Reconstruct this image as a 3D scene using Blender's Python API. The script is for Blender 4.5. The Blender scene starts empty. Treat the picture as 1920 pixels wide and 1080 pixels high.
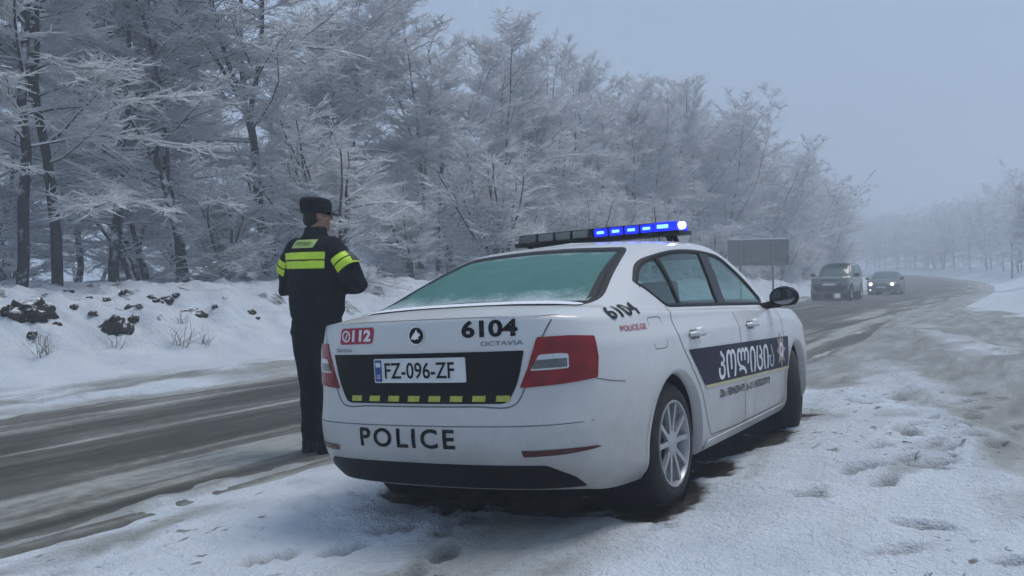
import bpy, bmesh, math, random
import numpy as np
from mathutils import Vector, Matrix
from mathutils.bvhtree import BVHTree

S = bpy.context.scene
COL = S.collection
R = math.radians

# ------------------------------------------------------------------ camera, sky, sun, exposure
cam_data = bpy.data.cameras.new('camera')
cam_data.sensor_width = 36.0
cam_data.lens = 36.0 * 1745.0 / 1920.0
cam_data.clip_start = 0.05
cam_data.clip_end = 3000
cam = bpy.data.objects.new('camera', cam_data)
COL.objects.link(cam)
_p = math.atan(32.0 / 1745.0)                       # looking slightly down
cam.matrix_world = (Matrix.Translation((0, 0, 1.3)) @ Matrix.Rotation(R(90) - _p, 4, 'X')
                    @ Matrix.Rotation(R(-1.0), 4, 'Z'))
S.camera = cam

SUN_EL, SUN_AZ = R(66), R(118)                      # soft overcast light from high on the right
world = bpy.data.worlds.new('World')
S.world = world
world.use_nodes = True
wn = world.node_tree
wn.nodes.clear()
sky = wn.nodes.new('ShaderNodeTexSky')
sky.sky_type = 'NISHITA'
sky.sun_disc = False
sky.sun_elevation = SUN_EL
sky.sun_rotation = math.pi - SUN_AZ
sky.dust_density = 4.0
wmix = wn.nodes.new('ShaderNodeMixRGB')             # the cloud layer: an even blue-grey overcast
wmix.inputs['Fac'].default_value = 0.90
wmix.inputs['Color2'].default_value = (2.72, 3.62, 5.05, 1)
wbg = wn.nodes.new('ShaderNodeBackground')
wbg.inputs['Strength'].default_value = 0.10
wout = wn.nodes.new('ShaderNodeOutputWorld')
wn.links.new(sky.outputs[0], wmix.inputs['Color1'])
wn.links.new(wmix.outputs[0], wbg.inputs['Color'])
wn.links.new(wbg.outputs[0], wout.inputs['Surface'])

sun_data = bpy.data.lights.new('sun', 'SUN')
sun_data.energy = 1.4
sun_data.angle = R(25)
sun_data.color = (1.0, 0.95, 0.89)
sun = bpy.data.objects.new('sun', sun_data)
COL.objects.link(sun)
sun.rotation_euler = (R(90) - SUN_EL, 0, SUN_AZ)
sun.location = (0, -20, 40)

S.view_settings.view_transform = 'Standard'
S.view_settings.look = 'None'
S.view_settings.exposure = 0.32
S.view_settings.gamma = 1.0
S.view_settings.use_curve_mapping = False
S.render.engine = 'CYCLES'
cy = S.cycles
cy.use_denoising = True
cy.max_bounces = 8
cy.diffuse_bounces = 4
cy.use_fast_gi = True
cy.fast_gi_method = 'REPLACE'
cy.ao_bounces_render = 2
world.light_settings.distance = 1.2
cy.use_light_tree = False
cy.glossy_bounces = 3
cy.transmission_bounces = 4
cy.transparent_max_bounces = 8
cy.volume_bounces = 1
cy.sample_clamp_indirect = 4.0
cy.use_adaptive_sampling = True
cy.adaptive_threshold = 0.06

rng = np.random.default_rng(7)
random.seed(7)

# ------------------------------------------------------------------ helpers
def tag(o, label=None, cat=None, group=None, kind=None):
    if label: o['label'] = label
    if cat: o['category'] = cat
    if group: o['group'] = group
    if kind: o['kind'] = kind
    return o

def empty(name, loc=(0, 0, 0), rot=(0, 0, 0), parent=None):
    o = bpy.data.objects.new(name, None)
    o.empty_display_size = 0.2
    COL.objects.link(o)
    o.location = loc
    o.rotation_euler = rot
    o.parent = parent
    return o

def link(name, me, mat=None, parent=None, smooth=False, sharp=None):
    o = bpy.data.objects.new(name, me)
    COL.objects.link(o)
    if mat is not None:
        for m in (mat if isinstance(mat, (list, tuple)) else [mat]):
            me.materials.append(m)
    o.parent = parent
    if smooth:
        me.shade_smooth()
        if sharp: me.set_sharp_from_angle(angle=R(sharp))
    return o

def pydata(name, V, F, mat=None, parent=None, smooth=False, sharp=None):
    me = bpy.data.meshes.new(name)
    me.from_pydata([tuple(v) for v in V], [], [tuple(f) for f in F])
    me.update()
    return link(name, me, mat, parent, smooth, sharp)

def fast_mesh(name, V, F):
    """V (n,3) array, F (m,k) array of equal-sized faces"""
    me = bpy.data.meshes.new(name)
    n, (m, k) = len(V), F.shape
    me.vertices.add(n)
    me.vertices.foreach_set('co', np.ascontiguousarray(V, dtype=np.float32).ravel())
    me.loops.add(m * k)
    me.loops.foreach_set('vertex_index', np.ascontiguousarray(F, dtype=np.int32).ravel())
    me.polygons.add(m)
    me.polygons.foreach_set('loop_start', np.arange(0, m * k, k, dtype=np.int32))
    me.polygons.foreach_set('loop_total', np.full(m, k, dtype=np.int32))
    me.update(calc_edges=True)
    return me

def bm_link(name, bm, mat=None, parent=None, smooth=False, sharp=None):
    me = bpy.data.meshes.new(name)
    bm.to_mesh(me)
    bm.free()
    return link(name, me, mat, parent, smooth, sharp)

def bm_box(bm, c, s, rot=None, bevel=0.0, seg=2):
    m = Matrix.Translation(c)
    if rot is not None: m = m @ rot
    r = bmesh.ops.create_cube(bm, size=1.0, matrix=m @ Matrix.Diagonal((*s, 1)))
    if bevel > 0:
        es = list({e for v in r['verts'] for e in v.link_edges})
        bmesh.ops.bevel(bm, geom=es, offset=bevel, segments=seg, affect='EDGES', profile=0.6)
    return r['verts']

def bm_cyl(bm, p0, p1, r0, r1=None, n=16, caps=True):
    p0, p1 = Vector(p0), Vector(p1)
    d = p1 - p0
    m = Matrix.Translation((p0 + p1) / 2) @ d.to_track_quat('Z', 'Y').to_matrix().to_4x4()
    return bmesh.ops.create_cone(bm, cap_ends=caps, segments=n, radius1=r0, radius2=r0 if r1 is None else r1,
                                 depth=d.length, matrix=m)['verts']

def box_obj(name, c, s, mat, parent=None, bevel=0.0, rot=None, smooth=False):
    bm = bmesh.new()
    bm_box(bm, c, s, rot, bevel)
    return bm_link(name, bm, mat, parent, smooth or bevel > 0, 40)

def tube(name, pts, r, mat, parent=None, n=8):
    """a swept round tube through pts, radius r (number or list)"""
    P = [Vector(p) for p in pts]
    V, F = [], []
    rr = r if isinstance(r, (list, tuple)) else [r] * len(P)
    for i, p in enumerate(P):
        d = (P[min(i + 1, len(P) - 1)] - P[max(i - 1, 0)]).normalized()
        q = d.to_track_quat('Z', 'Y')
        for k in range(n):
            a = 2 * math.pi * k / n
            V.append(p + q @ Vector((math.cos(a) * rr[i], math.sin(a) * rr[i], 0)))
    for i in range(len(P) - 1):
        for k in range(n):
            F.append((i * n + k, i * n + (k + 1) % n, (i + 1) * n + (k + 1) % n, (i + 1) * n + k))
    F.append(tuple(range(n - 1, -1, -1)))
    F.append(tuple((len(P) - 1) * n + k for k in range(n)))
    return pydata(name, V, F, mat, parent, True, 50)

# value noise, for the ground and the clods
_perm = np.random.default_rng(3).random((256, 256))
def vnoise(x, y):
    xi, yi = np.floor(x).astype(int), np.floor(y).astype(int)
    fx, fy = x - xi, y - yi
    fx, fy = fx * fx * (3 - 2 * fx), fy * fy * (3 - 2 * fy)
    g = lambda a, b: _perm[a & 255, b & 255]
    return ((g(xi, yi) * (1 - fx) + g(xi + 1, yi) * fx) * (1 - fy)
            + (g(xi, yi + 1) * (1 - fx) + g(xi + 1, yi + 1) * fx) * fy) - 0.5
def fbm(x, y, o=4, lac=2.03, gain=0.5):
    t, a = 0, 1.0
    for i in range(o):
        t = t + a * vnoise(x + 17.3 * i, y - 9.1 * i)
        x, y, a = x * lac, y * lac, a * gain
    return t
def sstep(a, b, x):
    t = np.clip((x - a) / (b - a), 0, 1)
    return t * t * (3 - 2 * t)

# ------------------------------------------------------------------ material helpers
def new_mat(name):
    m = bpy.data.materials.new(name)
    m.use_nodes = True
    nt = m.node_tree
    return m, nt, nt.nodes['Principled BSDF']

def N(nt, t, **kw):
    n = nt.nodes.new(t)
    for k, v in kw.items():
        if k in n.inputs: n.inputs[k].default_value = v
        else: setattr(n, k, v)
    return n

def ramp(nt, src, stops):
    n = nt.nodes.new('ShaderNodeValToRGB')
    e = n.color_ramp.elements
    while len(e) < len(stops): e.new(0.5)
    for el, (p, c) in zip(e, stops):
        el.position = p
        el.color = (*c, 1) if isinstance(c, tuple) else (c, c, c, 1)
    nt.links.new(src, n.inputs[0])
    return n

def noise(nt, scale, detail=4, rough=0.55, vec=None, dist=0.0):
    n = nt.nodes.new('ShaderNodeTexNoise')
    n.inputs['Scale'].default_value = scale
    n.inputs['Detail'].default_value = detail
    n.inputs['Roughness'].default_value = rough
    n.inputs['Distortion'].default_value = dist
    if vec is not None: nt.links.new(vec, n.inputs['Vector'])
    return n

def mixc(nt, fac, a, b):
    n = nt.nodes.new('ShaderNodeMixRGB')
    for i, v in ((0, fac), (1, a), (2, b)):
        if hasattr(v, 'is_linked') or isinstance(v, bpy.types.NodeSocket): nt.links.new(v, n.inputs[i])
        elif isinstance(v, tuple): n.inputs[i].default_value = (*v, 1)
        else: n.inputs[i].default_value = v
    return n.outputs[0]

def math_n(nt, op, a, b=None, clamp=False):
    n = nt.nodes.new('ShaderNodeMath')
    n.operation = op
    n.use_clamp = clamp
    for i, v in ((0, a), (1, b)):
        if v is None: continue
        if isinstance(v, bpy.types.NodeSocket): nt.links.new(v, n.inputs[i])
        else: n.inputs[i].default_value = v
    return n.outputs[0]

def bump(nt, b, h, strength=0.3, dist=0.02):
    n = nt.nodes.new('ShaderNodeBump')
    n.inputs['Strength'].default_value = strength
    n.inputs['Distance'].default_value = dist
    nt.links.new(h, n.inputs['Height'])
    nt.links.new(n.outputs[0], b.inputs['Normal'])

def plain(name, col, rough=0.5, metal=0.0, vary=0.12, scale=9.0, coat=0.0, spec=0.5, bumpy=0.0):
    """a procedural material with a little grain so nothing is one flat colour"""
    m, nt, b = new_mat(name)
    tc = nt.nodes.new('ShaderNodeTexCoord')
    nz = noise(nt, scale, 5, 0.6, tc.outputs['Object'])
    lo = tuple(c * (1 - vary) for c in col)
    hi = tuple(min(1, c * (1 + vary)) for c in col)
    rp = ramp(nt, nz.outputs['Fac'], [(0.3, lo), (0.7, hi)])
    nt.links.new(rp.outputs[0], b.inputs['Base Color'])
    b.inputs['Roughness'].default_value = rough
    b.inputs['Metallic'].default_value = metal
    b.inputs['Coat Weight'].default_value = coat
    b.inputs['Specular IOR Level'].default_value = spec
    if bumpy > 0: bump(nt, b, nz.outputs['Fac'], bumpy, 0.01)
    return m

def emit(name, col, strength):
    m, nt, b = new_mat(name)
    b.inputs['Base Color'].default_value = (*[min(1, c) for c in col], 1)
    b.inputs['Emission Color'].default_value = (*col, 1)
    b.inputs['Emission Strength'].default_value = strength
    return m
# ------------------------------------------------------------------ the road frame: s along the road, n to its right
TH = R(29.5)
_ds = 0.5
_s = np.arange(-60, 700, _ds)
_head = TH - R(26) * sstep(56, 165, _s)             # the far road swings left into the mist
_px = np.cumsum(np.sin(_head)) * _ds
_py = np.cumsum(np.cos(_head)) * _ds
_i0 = int(60 / _ds)
_px -= _px[_i0]; _py -= _py[_i0]
def to_xy(s, n):
    h = np.interp(s, _s, _head)
    return np.interp(s, _s, _px) + n * np.cos(h), np.interp(s, _s, _py) - n * np.sin(h)
def to_sn(x, y):
    return x * math.sin(TH) + y * math.cos(TH), x * math.cos(TH) - y * math.sin(TH)

def road_z(s):
    return np.interp(s, [-60, 22, 45, 62, 85, 110, 135, 170, 260, 700], [0, 0, -.33, -.58, -.62, -.45, -.15, -.3, -1.0, -1.0])
def left_edge(s):  return np.interp(s, [-60, 16, 40, 80, 700], [-8.55, -8.55, -9.6, -9.8, -9.8])
def right_edge(s): return np.interp(s, [-60, 5, 9, 14, 26, 40, 700], [-4.4, -4.4, -3.6, -2.7, -3.4, -3.4, -3.4])

def bank_edge(s):  return np.interp(s, [-60, 8, 16, 24, 34, 60, 700], [5.0, 4.6, 3.0, .9, -1.9, -2.2, -2.2])   # foot of the right bank

def track(s, n, pts, w):
    """0..1 closeness to a wheel track through (s,n) points"""
    ps, pn = zip(*pts)
    c = np.interp(s, ps, pn)
    return np.exp(-((n - c) / w) ** 2) * sstep(ps[0] - .6, ps[0], s) * (1 - sstep(ps[-1], ps[-1] + .6, s))

TRACKS = [  # where cars have turned into the lay-by
    ([(2, 1.1), (6, .35), (9, -.15), (13, -1.15), (18, -2.3), (24, -3.5), (30, -4.4)], .42),
    ([(2, 2.7), (6, 1.9), (9, 1.45), (13, .5), (18, -.75), (24, -2.1), (30, -3.2), (38, -4.2)], .34),
    ([(5, 4.2), (9, 3.1), (14, 1.9), (20, .3), (27, -1.6), (35, -3.2)], .30),
]
FOOT = []                                            # footprints: s, n, heading, depth
_fr = np.random.default_rng(21)
for (s0, n0, ds_, dn_, cnt) in [(2.6, -1.9, .27, -.14, 9), (4.9, -.9, .33, .04, 15), (3.9, .0, .06, .32, 7), (5.2, .2, .34, .10, 12), (3.0, -2.9, .33, .10, 5), (2.4, .1, .2, .25, 8), (5.6, -.7, .32, .12, 10)]:
    for k in range(cnt):
        lat = .11 * (1 if k % 2 else -1)
        L = math.hypot(ds_, dn_)
        FOOT.append((s0 + ds_ * k - dn_ / L * lat + _fr.normal(0, .04), n0 + dn_ * k + ds_ / L * lat + _fr.normal(0, .04),
                     math.atan2(dn_, ds_) + _fr.normal(0, .12), _fr.uniform(.7, 1.15)))
for k in range(34):
    FOOT.append((_fr.uniform(2.3, 9.5), _fr.uniform(-1.6, 1.8), _fr.uniform(-1.5, 1.5), _fr.uniform(.4, 1.0)))

CAR_T, CAR_YAW, CAR_PITCH, CAR_ROLL = (0.099, 5.265, 0.026), 0.5200, -0.01245, 0.0483

def in_car(x, y):
    dx, dy = x - CAR_T[0], y - CAR_T[1]
    c, s = math.cos(CAR_YAW), math.sin(CAR_YAW)
    return dx * c - dy * s, dx * s + dy * c          # car right, car forward

def bed(s, n):
    """the solid bed below snow and asphalt"""
    z = road_z(s)
    # shoulder falls away a little under the car's left side, rises on its right
    near = np.exp(-((s - 6.5) / 9) ** 2)
    z = z + near * np.interp(n, [-8.5, -4.4, -3.5, -2.4, 2.1, 4.5], [0, 0, -.05, 0, .215, .30])
    le = left_edge(s)
    d = le - 1.0 - n                                 # metres beyond the left verge
    bank = sstep(0, 4.6, d) * (1.02 + .18 * fbm(s * .13, n * .0 + 3.1, 2)) + np.clip(d - 4.6, 0, 4) * .02 - np.clip(d - 8, 0, 60) * .05
    z = z + np.where(d > 0, bank, 0)
    r = n - bank_edge(s)
    z = z + np.where(r > 0, sstep(0, 4.0, r) * .70 + np.clip(r - 4, 0, 200) * .02, 0)
    return z

def snow_fields(s, n):
    x, y = to_xy(s, n)
    le, re = left_edge(s), right_edge(s)
    j = .34 * fbm(s * .8, n * .8, 4) + .12 * fbm(s * 3.3, n * 3.3, 3)
    road = sstep(-.25, .35, (n - le) + j) * (1 - sstep(-.45, .55, (n - re) + 1.1 * j))
    thick = .055 + .05 * fbm(s * .45, n * .45, 4) + .018 * fbm(s * 2.6, n * 2.6, 4) + .010 * fbm(s * 9, n * 9, 3)
    tr = np.zeros_like(s)
    for pts, w in TRACKS:
        tr = np.maximum(tr, track(s, n, pts, w * (1 + .5 * fbm(s * 1.7, n * .6, 2))))
    tr = tr * (.75 + .7 * fbm(s * 2.2, n * 4.0, 3)).clip(.1, 1.2)
    ridge = np.zeros_like(s)
    for pts, w in TRACKS:
        ps, pn = zip(*pts)
        for sg in (-1, 1):
            ridge = np.maximum(ridge, track(s, n, [(a, b + sg * w * 1.6) for a, b in pts], .10))
    thick = thick - .085 * tr + .040 * ridge * (.6 + fbm(s * 6, n * 6, 3))
    fp = np.zeros_like(s)
    rim_ = np.zeros_like(s)
    for fs, fn, fh, fd in FOOT:
        m = (np.abs(s - fs) < .3) & (np.abs(n - fn) < .3)
        if not m.any(): continue
        a, b = s[m] - fs, n[m] - fn
        u, v = a * math.cos(fh) + b * math.sin(fh), -a * math.sin(fh) + b * math.cos(fh)
        rr = np.sqrt((u / .15) ** 2 + (v / .062) ** 2)
        fp[m] = np.maximum(fp[m], (1 - sstep(.65, 1.1, rr)) * fd)
        rim_[m] = np.maximum(rim_[m], np.exp(-((rr - 1.3) / .22) ** 2) * fd)
    thick = thick - .052 * fp + .012 * rim_ * (1 + fbm(s * 8, n * 8, 2))
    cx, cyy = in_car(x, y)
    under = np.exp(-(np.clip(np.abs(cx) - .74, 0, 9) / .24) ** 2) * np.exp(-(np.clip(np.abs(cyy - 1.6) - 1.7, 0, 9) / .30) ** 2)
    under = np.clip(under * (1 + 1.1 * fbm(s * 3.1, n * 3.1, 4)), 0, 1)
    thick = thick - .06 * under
    # the far bank: lumpy, snow over thrown-up earth
    d = le - 1.0 - n
    bankm = sstep(.6, 2.2, d) * (1 - sstep(6, 10, d))
    thick = thick + bankm * (.26 * fbm(s * 1.1, n * 1.1, 4) + .13 * fbm(s * 3.6, n * 3.6, 4))
    # plough ridge at the left verge
    thick = thick + .09 * np.exp(-((d + .55) / .35) ** 2) * (.7 + 1.4 * fbm(s * .9, n * 2, 3))
    thin = np.where(n > re, np.clip((n - re) / np.interp(s, [0, 7, 11, 30], [.9, .9, 2.6, 4.0]), .06, 1), 1)   # worn thin towards the road
    thick = np.where((n > re - .6), thick * thin, thick)
    thick = np.where((n > re + .25) & (under < .15), np.maximum(thick, .018 + .01 * fbm(s * 5, n * 5, 2)), thick)
    thick = thick * (1 - road) - .035 * road
    side = (n > re) & (n < bank_edge(s) - .2)
    slush = np.clip(tr * 1.2 + np.where(side, .16 + .62 * sstep(-.22, .38, fbm(s * .30 + 4, n * .9, 4) + .6 * fbm(s * 1.3, n * 2.8, 4)) + .75 * np.exp(-np.clip(n - re, 0, 9) / 1.3) * sstep(6.5, 11, s), 0), 0, 1)
    slush = np.maximum(slush, sstep(.15, .75, road + .0))
    verge = np.exp(-((n - le + .55) / .85) ** 2) * .62
    slush = np.clip(np.maximum(slush, verge * (1 + 1.6 * fbm(s * 1.3, n * 4, 4))), 0, 1)
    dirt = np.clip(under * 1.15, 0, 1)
    clod = sstep(.26, .40, fbm(s * 1.25 + 8, n * 1.6, 4) + .5 * fbm(s * 5.5, n * 7.5, 3)) * bankm
    dirt = np.maximum(dirt, np.clip(clod, 0, 1) * .55)
    # crumbs and churned lumps beside the tracks
    crumb = sstep(.30, .44, fbm(s * 5.5 + 3, n * 5.5, 3)) * np.where((n > re) & (n < bank_edge(s)), 1, 0) * sstep(.02, .3, fbm(s * .6, n * .6 + 9, 2) + .22)
    thick = thick + .022 * crumb * (1 - road)
    dirt = np.maximum(dirt, .42 * crumb * sstep(.1, .3, fbm(s * 2.1, n * 2.1 + 31, 3) + .1))
    foot = np.clip(fp, 0, 1)
    scuff = np.where((n > re) & (n < bank_edge(s)), .45 + .55 * sstep(-.2, .4, fbm(s * .8 + 5, n * .8, 3)), 0) * (1 - road)
    scuff = np.maximum(scuff, bankm * .8 * sstep(-.1, .3, fbm(s * .7 + 15, n * .7, 3)))
    scuff = np.maximum(scuff, np.exp(-((n - le + .6) / .8) ** 2) * .8)
    return thick, slush, dirt, foot, scuff

def grid_axis(bands):
    out = []
    for a, b, st in bands: out.append(np.arange(a, b, st))
    return np.unique(np.round(np.concatenate(out), 4))

# ---- snow-covered ground
ss = grid_axis([(-60, 0, 2.5), (0, 1.6, .2), (1.6, 8.5, .036), (8.5, 12, .05), (12, 20, .075), (20, 40, .16), (40, 90, .5), (90, 200, 2), (200, 680, 12)])
nn_ = grid_axis([(-330, -60, 10), (-60, -22, 1.2), (-22, -15, .22), (-15, -9.8, .085), (-9.8, -8.0, .05), (-8, -5, .14), (-5, 2.4, .04), (2.4, 5, .1), (5, 12, .25), (12, 40, 1), (40, 300, 10)])
sg, ng = np.meshgrid(ss, nn_, indexing='ij')
th_, slush_, dirt_, foot_, scuff_ = snow_fields(sg, ng)
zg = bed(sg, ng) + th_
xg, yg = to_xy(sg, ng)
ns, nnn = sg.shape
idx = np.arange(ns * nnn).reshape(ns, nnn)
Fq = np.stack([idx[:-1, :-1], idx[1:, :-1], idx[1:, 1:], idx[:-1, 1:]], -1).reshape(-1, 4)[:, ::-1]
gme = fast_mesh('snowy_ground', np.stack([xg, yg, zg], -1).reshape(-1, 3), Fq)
def attr(me, name, a):
    at = me.attributes.new(name, 'FLOAT', 'POINT')
    at.data.foreach_set('value', np.ascontiguousarray(a, dtype=np.float32).ravel())
for nm, a in (('slush', slush_), ('dirt', dirt_), ('foot', foot_), ('scuff', scuff_), ('along', sg), ('across', ng)): attr(gme, nm, a)
gbvh_V = np.stack([xg, yg, zg], -1)

def ground_z(x, y):
    s, n = to_sn(np.array([x], float), np.array([y], float))
    return float((bed(s, n) + snow_fields(s, n)[0])[0])

def attr_n(nt, name):
    a = nt.nodes.new('ShaderNodeAttribute')
    a.attribute_name = name
    return a.outputs['Fac']

def road_coords(nt, kx=1.0, ky=1.0):
    c = nt.nodes.new('ShaderNodeCombineXYZ')
    nt.links.new(math_n(nt, 'MULTIPLY', attr_n(nt, 'along'), kx), c.inputs[0])
    nt.links.new(math_n(nt, 'MULTIPLY', attr_n(nt, 'across'), ky), c.inputs[1])
    return c.outputs[0]

def snow_material():
    m, nt, b = new_mat('snow_ground')
    tc = nt.nodes.new('ShaderNodeTexCoord')
    ob = tc.outputs['Object']
    n1 = noise(nt, 1.6, 4, .6, ob)
    n2 = noise(nt, 22, 3, .65, ob)
    n3 = noise(nt, 1.0, 4, .62, road_coords(nt, .55, 3.4), .4)
    white = ramp(nt, n1.outputs['Fac'], [(.25, (.54, .60, .67)), (.75, (.71, .765, .82))]).outputs[0]
    slushc = ramp(nt, n3.outputs['Fac'], [(.28, (.20, .208, .195)), (.5, (.31, .325, .315)), (.72, (.48, .50, .495))]).outputs[0]
    f = math_n(nt, 'ADD', attr_n(nt, 'slush'), math_n(nt, 'MULTIPLY', math_n(nt, 'SUBTRACT', n3.outputs['Fac'], .5), .9))
    f = math_n(nt, 'ADD', f, math_n(nt, 'MULTIPLY', math_n(nt, 'SUBTRACT', n2.outputs['Fac'], .5), .35))
    fr = ramp(nt, f, [(.22, 0.0), (.72, 1.0)]).outputs[0]
    c = mixc(nt, math_n(nt, 'MULTIPLY', fr, .92), white, slushc)
    c = mixc(nt, math_n(nt, 'MULTIPLY', attr_n(nt, 'foot'), .75), c, (.16, .16, .155))
    fk = noise(nt, 1.0, 3, .6, road_coords(nt, 7.0, 13.0), .6)      # flecks of grit and trodden slush
    ff = math_n(nt, 'SUBTRACT', fk.outputs['Fac'], math_n(nt, 'SUBTRACT', .80, math_n(nt, 'MULTIPLY', attr_n(nt, 'scuff'), .20)))
    c = mixc(nt, ramp(nt, ff, [(.0, 0.0), (.07, .8)]).outputs[0], c, (.13, .13, .12))
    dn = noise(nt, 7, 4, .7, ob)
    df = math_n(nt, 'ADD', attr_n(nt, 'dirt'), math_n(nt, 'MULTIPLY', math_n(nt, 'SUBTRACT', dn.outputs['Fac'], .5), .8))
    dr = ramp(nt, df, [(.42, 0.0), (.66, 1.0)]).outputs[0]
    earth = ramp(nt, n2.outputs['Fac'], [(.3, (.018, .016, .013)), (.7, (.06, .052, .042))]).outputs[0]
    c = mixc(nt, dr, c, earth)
    nt.links.new(c, b.inputs['Base Color'])
    b.inputs['Roughness'].default_value = .85
    b.inputs['Specular IOR Level'].default_value = .25
    n5 = noise(nt, 75, 2, .6, ob)
    bump(nt, b, math_n(nt, 'ADD', math_n(nt, 'ADD', n2.outputs['Fac'], math_n(nt, 'MULTIPLY', n5.outputs['Fac'], .45)), math_n(nt, 'MULTIPLY', n1.outputs['Fac'], .8)), .8, .05)
    return m
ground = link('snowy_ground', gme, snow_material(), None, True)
tag(ground, kind='structure')

# ---- the road sheet, wet asphalt with slush streaks
rs = grid_axis([(-60, 0, 3), (0, 40, .4), (40, 110, 1.0), (110, 400, 4)])
rw = np.linspace(0, 1, 34)
RS, RW = np.meshgrid(rs, rw, indexing='ij')
RN = (left_edge(RS) - .75) * (1 - RW) + (right_edge(RS) + .9) * RW
rx, ry = to_xy(RS, RN)
rut = sum(np.exp(-((RN - (left_edge(RS) + o)) / .28) ** 2) for o in (1.2, 2.7, 4.0))
rz = bed(RS, RN) - .006 * rut + .004 * fbm(RS * .6, RN * 4, 3)
i2 = np.arange(RS.size).reshape(RS.shape)
rme = fast_mesh('road', np.stack([rx, ry, rz], -1).reshape(-1, 3),
                np.stack([i2[:-1, :-1], i2[1:, :-1], i2[1:, 1:], i2[:-1, 1:]], -1).reshape(-1, 4)[:, ::-1])
attr(rme, 'along', RS); attr(rme, 'across', RN); attr(rme, 'rut', rut)
attr(rme, 'verge', np.exp(-((RN - left_edge(RS)) / .9) ** 2) + np.exp(-((RN - right_edge(RS)) / 1.3) ** 2))
def road_material():
    m, nt, b = new_mat('wet_road')
    n1 = noise(nt, 1.0, 5, .6, road_coords(nt, .16, 2.6), .6)
    n2 = noise(nt, 1.0, 3, .6, road_coords(nt, 9, 11))
    n4 = noise(nt, 1.0, 4, .6, road_coords(nt, .5, .9), .5)
    f = math_n(nt, 'SUBTRACT', n1.outputs['Fac'], math_n(nt, 'MULTIPLY', attr_n(nt, 'rut'), .10))
    f = math_n(nt, 'ADD', f, math_n(nt, 'MULTIPLY', math_n(nt, 'SUBTRACT', n2.outputs['Fac'], .5), .22))
    f = math_n(nt, 'ADD', f, math_n(nt, 'MULTIPLY', math_n(nt, 'SUBTRACT', n4.outputs['Fac'], .5), .35))
    f = math_n(nt, 'ADD', f, math_n(nt, 'MULTIPLY', attr_n(nt, 'verge'), .15))
    c = ramp(nt, f, [(.24, (.030, .031, .027)), (.44, (.058, .060, .052)), (.58, (.125, .128, .115)), (.72, (.33, .345, .325))]).outputs[0]
    nt.links.new(c, b.inputs['Base Color'])
    rr = ramp(nt, f, [(.25, .55), (.6, .75)]).outputs[0]
    nt.links.new(rr, b.inputs['Roughness'])
    b.inputs['Specular IOR Level'].default_value = .3
    bump(nt, b, f, .5, .02)
    return m
road = link('road', rme, road_material(), None, True)
tag(road, kind='structure')
# ------------------------------------------------------------------ rime-covered trees
def bark_snow_material(name, lo=.52, dark=(.022, .021, .022), snowc=(.74, .77, .82)):
    m, nt, b = new_mat(name)
    geo = nt.nodes.new('ShaderNodeNewGeometry')
    tc = nt.nodes.new('ShaderNodeTexCoord')
    sep = nt.nodes.new('ShaderNodeSeparateXYZ')
    nt.links.new(geo.outputs['Normal'], sep.inputs[0])
    nz = noise(nt, 3.5, 6, .65, tc.outputs['Object'])
    f = math_n(nt, 'ADD', sep.outputs[2], math_n(nt, 'MULTIPLY', math_n(nt, 'SUBTRACT', nz.outputs['Fac'], .5), 1.5))
    fr = ramp(nt, math_n(nt, 'ADD', math_n(nt, 'MULTIPLY', f, .5), .5), [(lo, 0.0), (lo + .12, 1.0)]).outputs[0]
    bk = noise(nt, 14, 5, .7, tc.outputs['Object'])
    bc = ramp(nt, bk.outputs['Fac'], [(.3, dark), (.75, tuple(min(1, c * 2.6) for c in dark))]).outputs[0]
    nt.links.new(mixc(nt, fr, bc, snowc), b.inputs['Base Color'])
    b.inputs['Roughness'].default_value = .85
    b.inputs['Specular IOR Level'].default_value = .2
    return m

def frost_material():
    m, nt, b = new_mat('rime_frost')
    tc = nt.nodes.new('ShaderNodeTexCoord')
    nz = noise(nt, 1.1, 5, .7, tc.outputs['Object'])
    c = ramp(nt, nz.outputs['Fac'], [(.25, (.78, .79, .82)), (.5, (.92, .925, .94)), (.7, (.96, .96, .965))]).outputs[0]
    nt.nodes.remove(b)                                           # rime lets a good part of the light through
    df = N(nt, 'ShaderNodeBsdfDiffuse'); tl = N(nt, 'ShaderNodeBsdfTranslucent'); mx = N(nt, 'ShaderNodeMixShader')
    mx.inputs[0].default_value = .5
    nt.links.new(c, df.inputs[0]); nt.links.new(c, tl.inputs[0])
    nt.links.new(df.outputs[0], mx.inputs[1]); nt.links.new(tl.outputs[0], mx.inputs[2])
    nt.links.new(mx.outputs[0], [n for n in nt.nodes if n.type == 'OUTPUT_MATERIAL'][0].inputs[0])
    return m

M_TRUNK = bark_snow_material('bark_with_snow', .57, snowc=(.85, .86, .89))
M_LIMB = bark_snow_material('limb_with_snow', .33, snowc=(.88, .89, .91))
M_FROST = frost_material()

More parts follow.
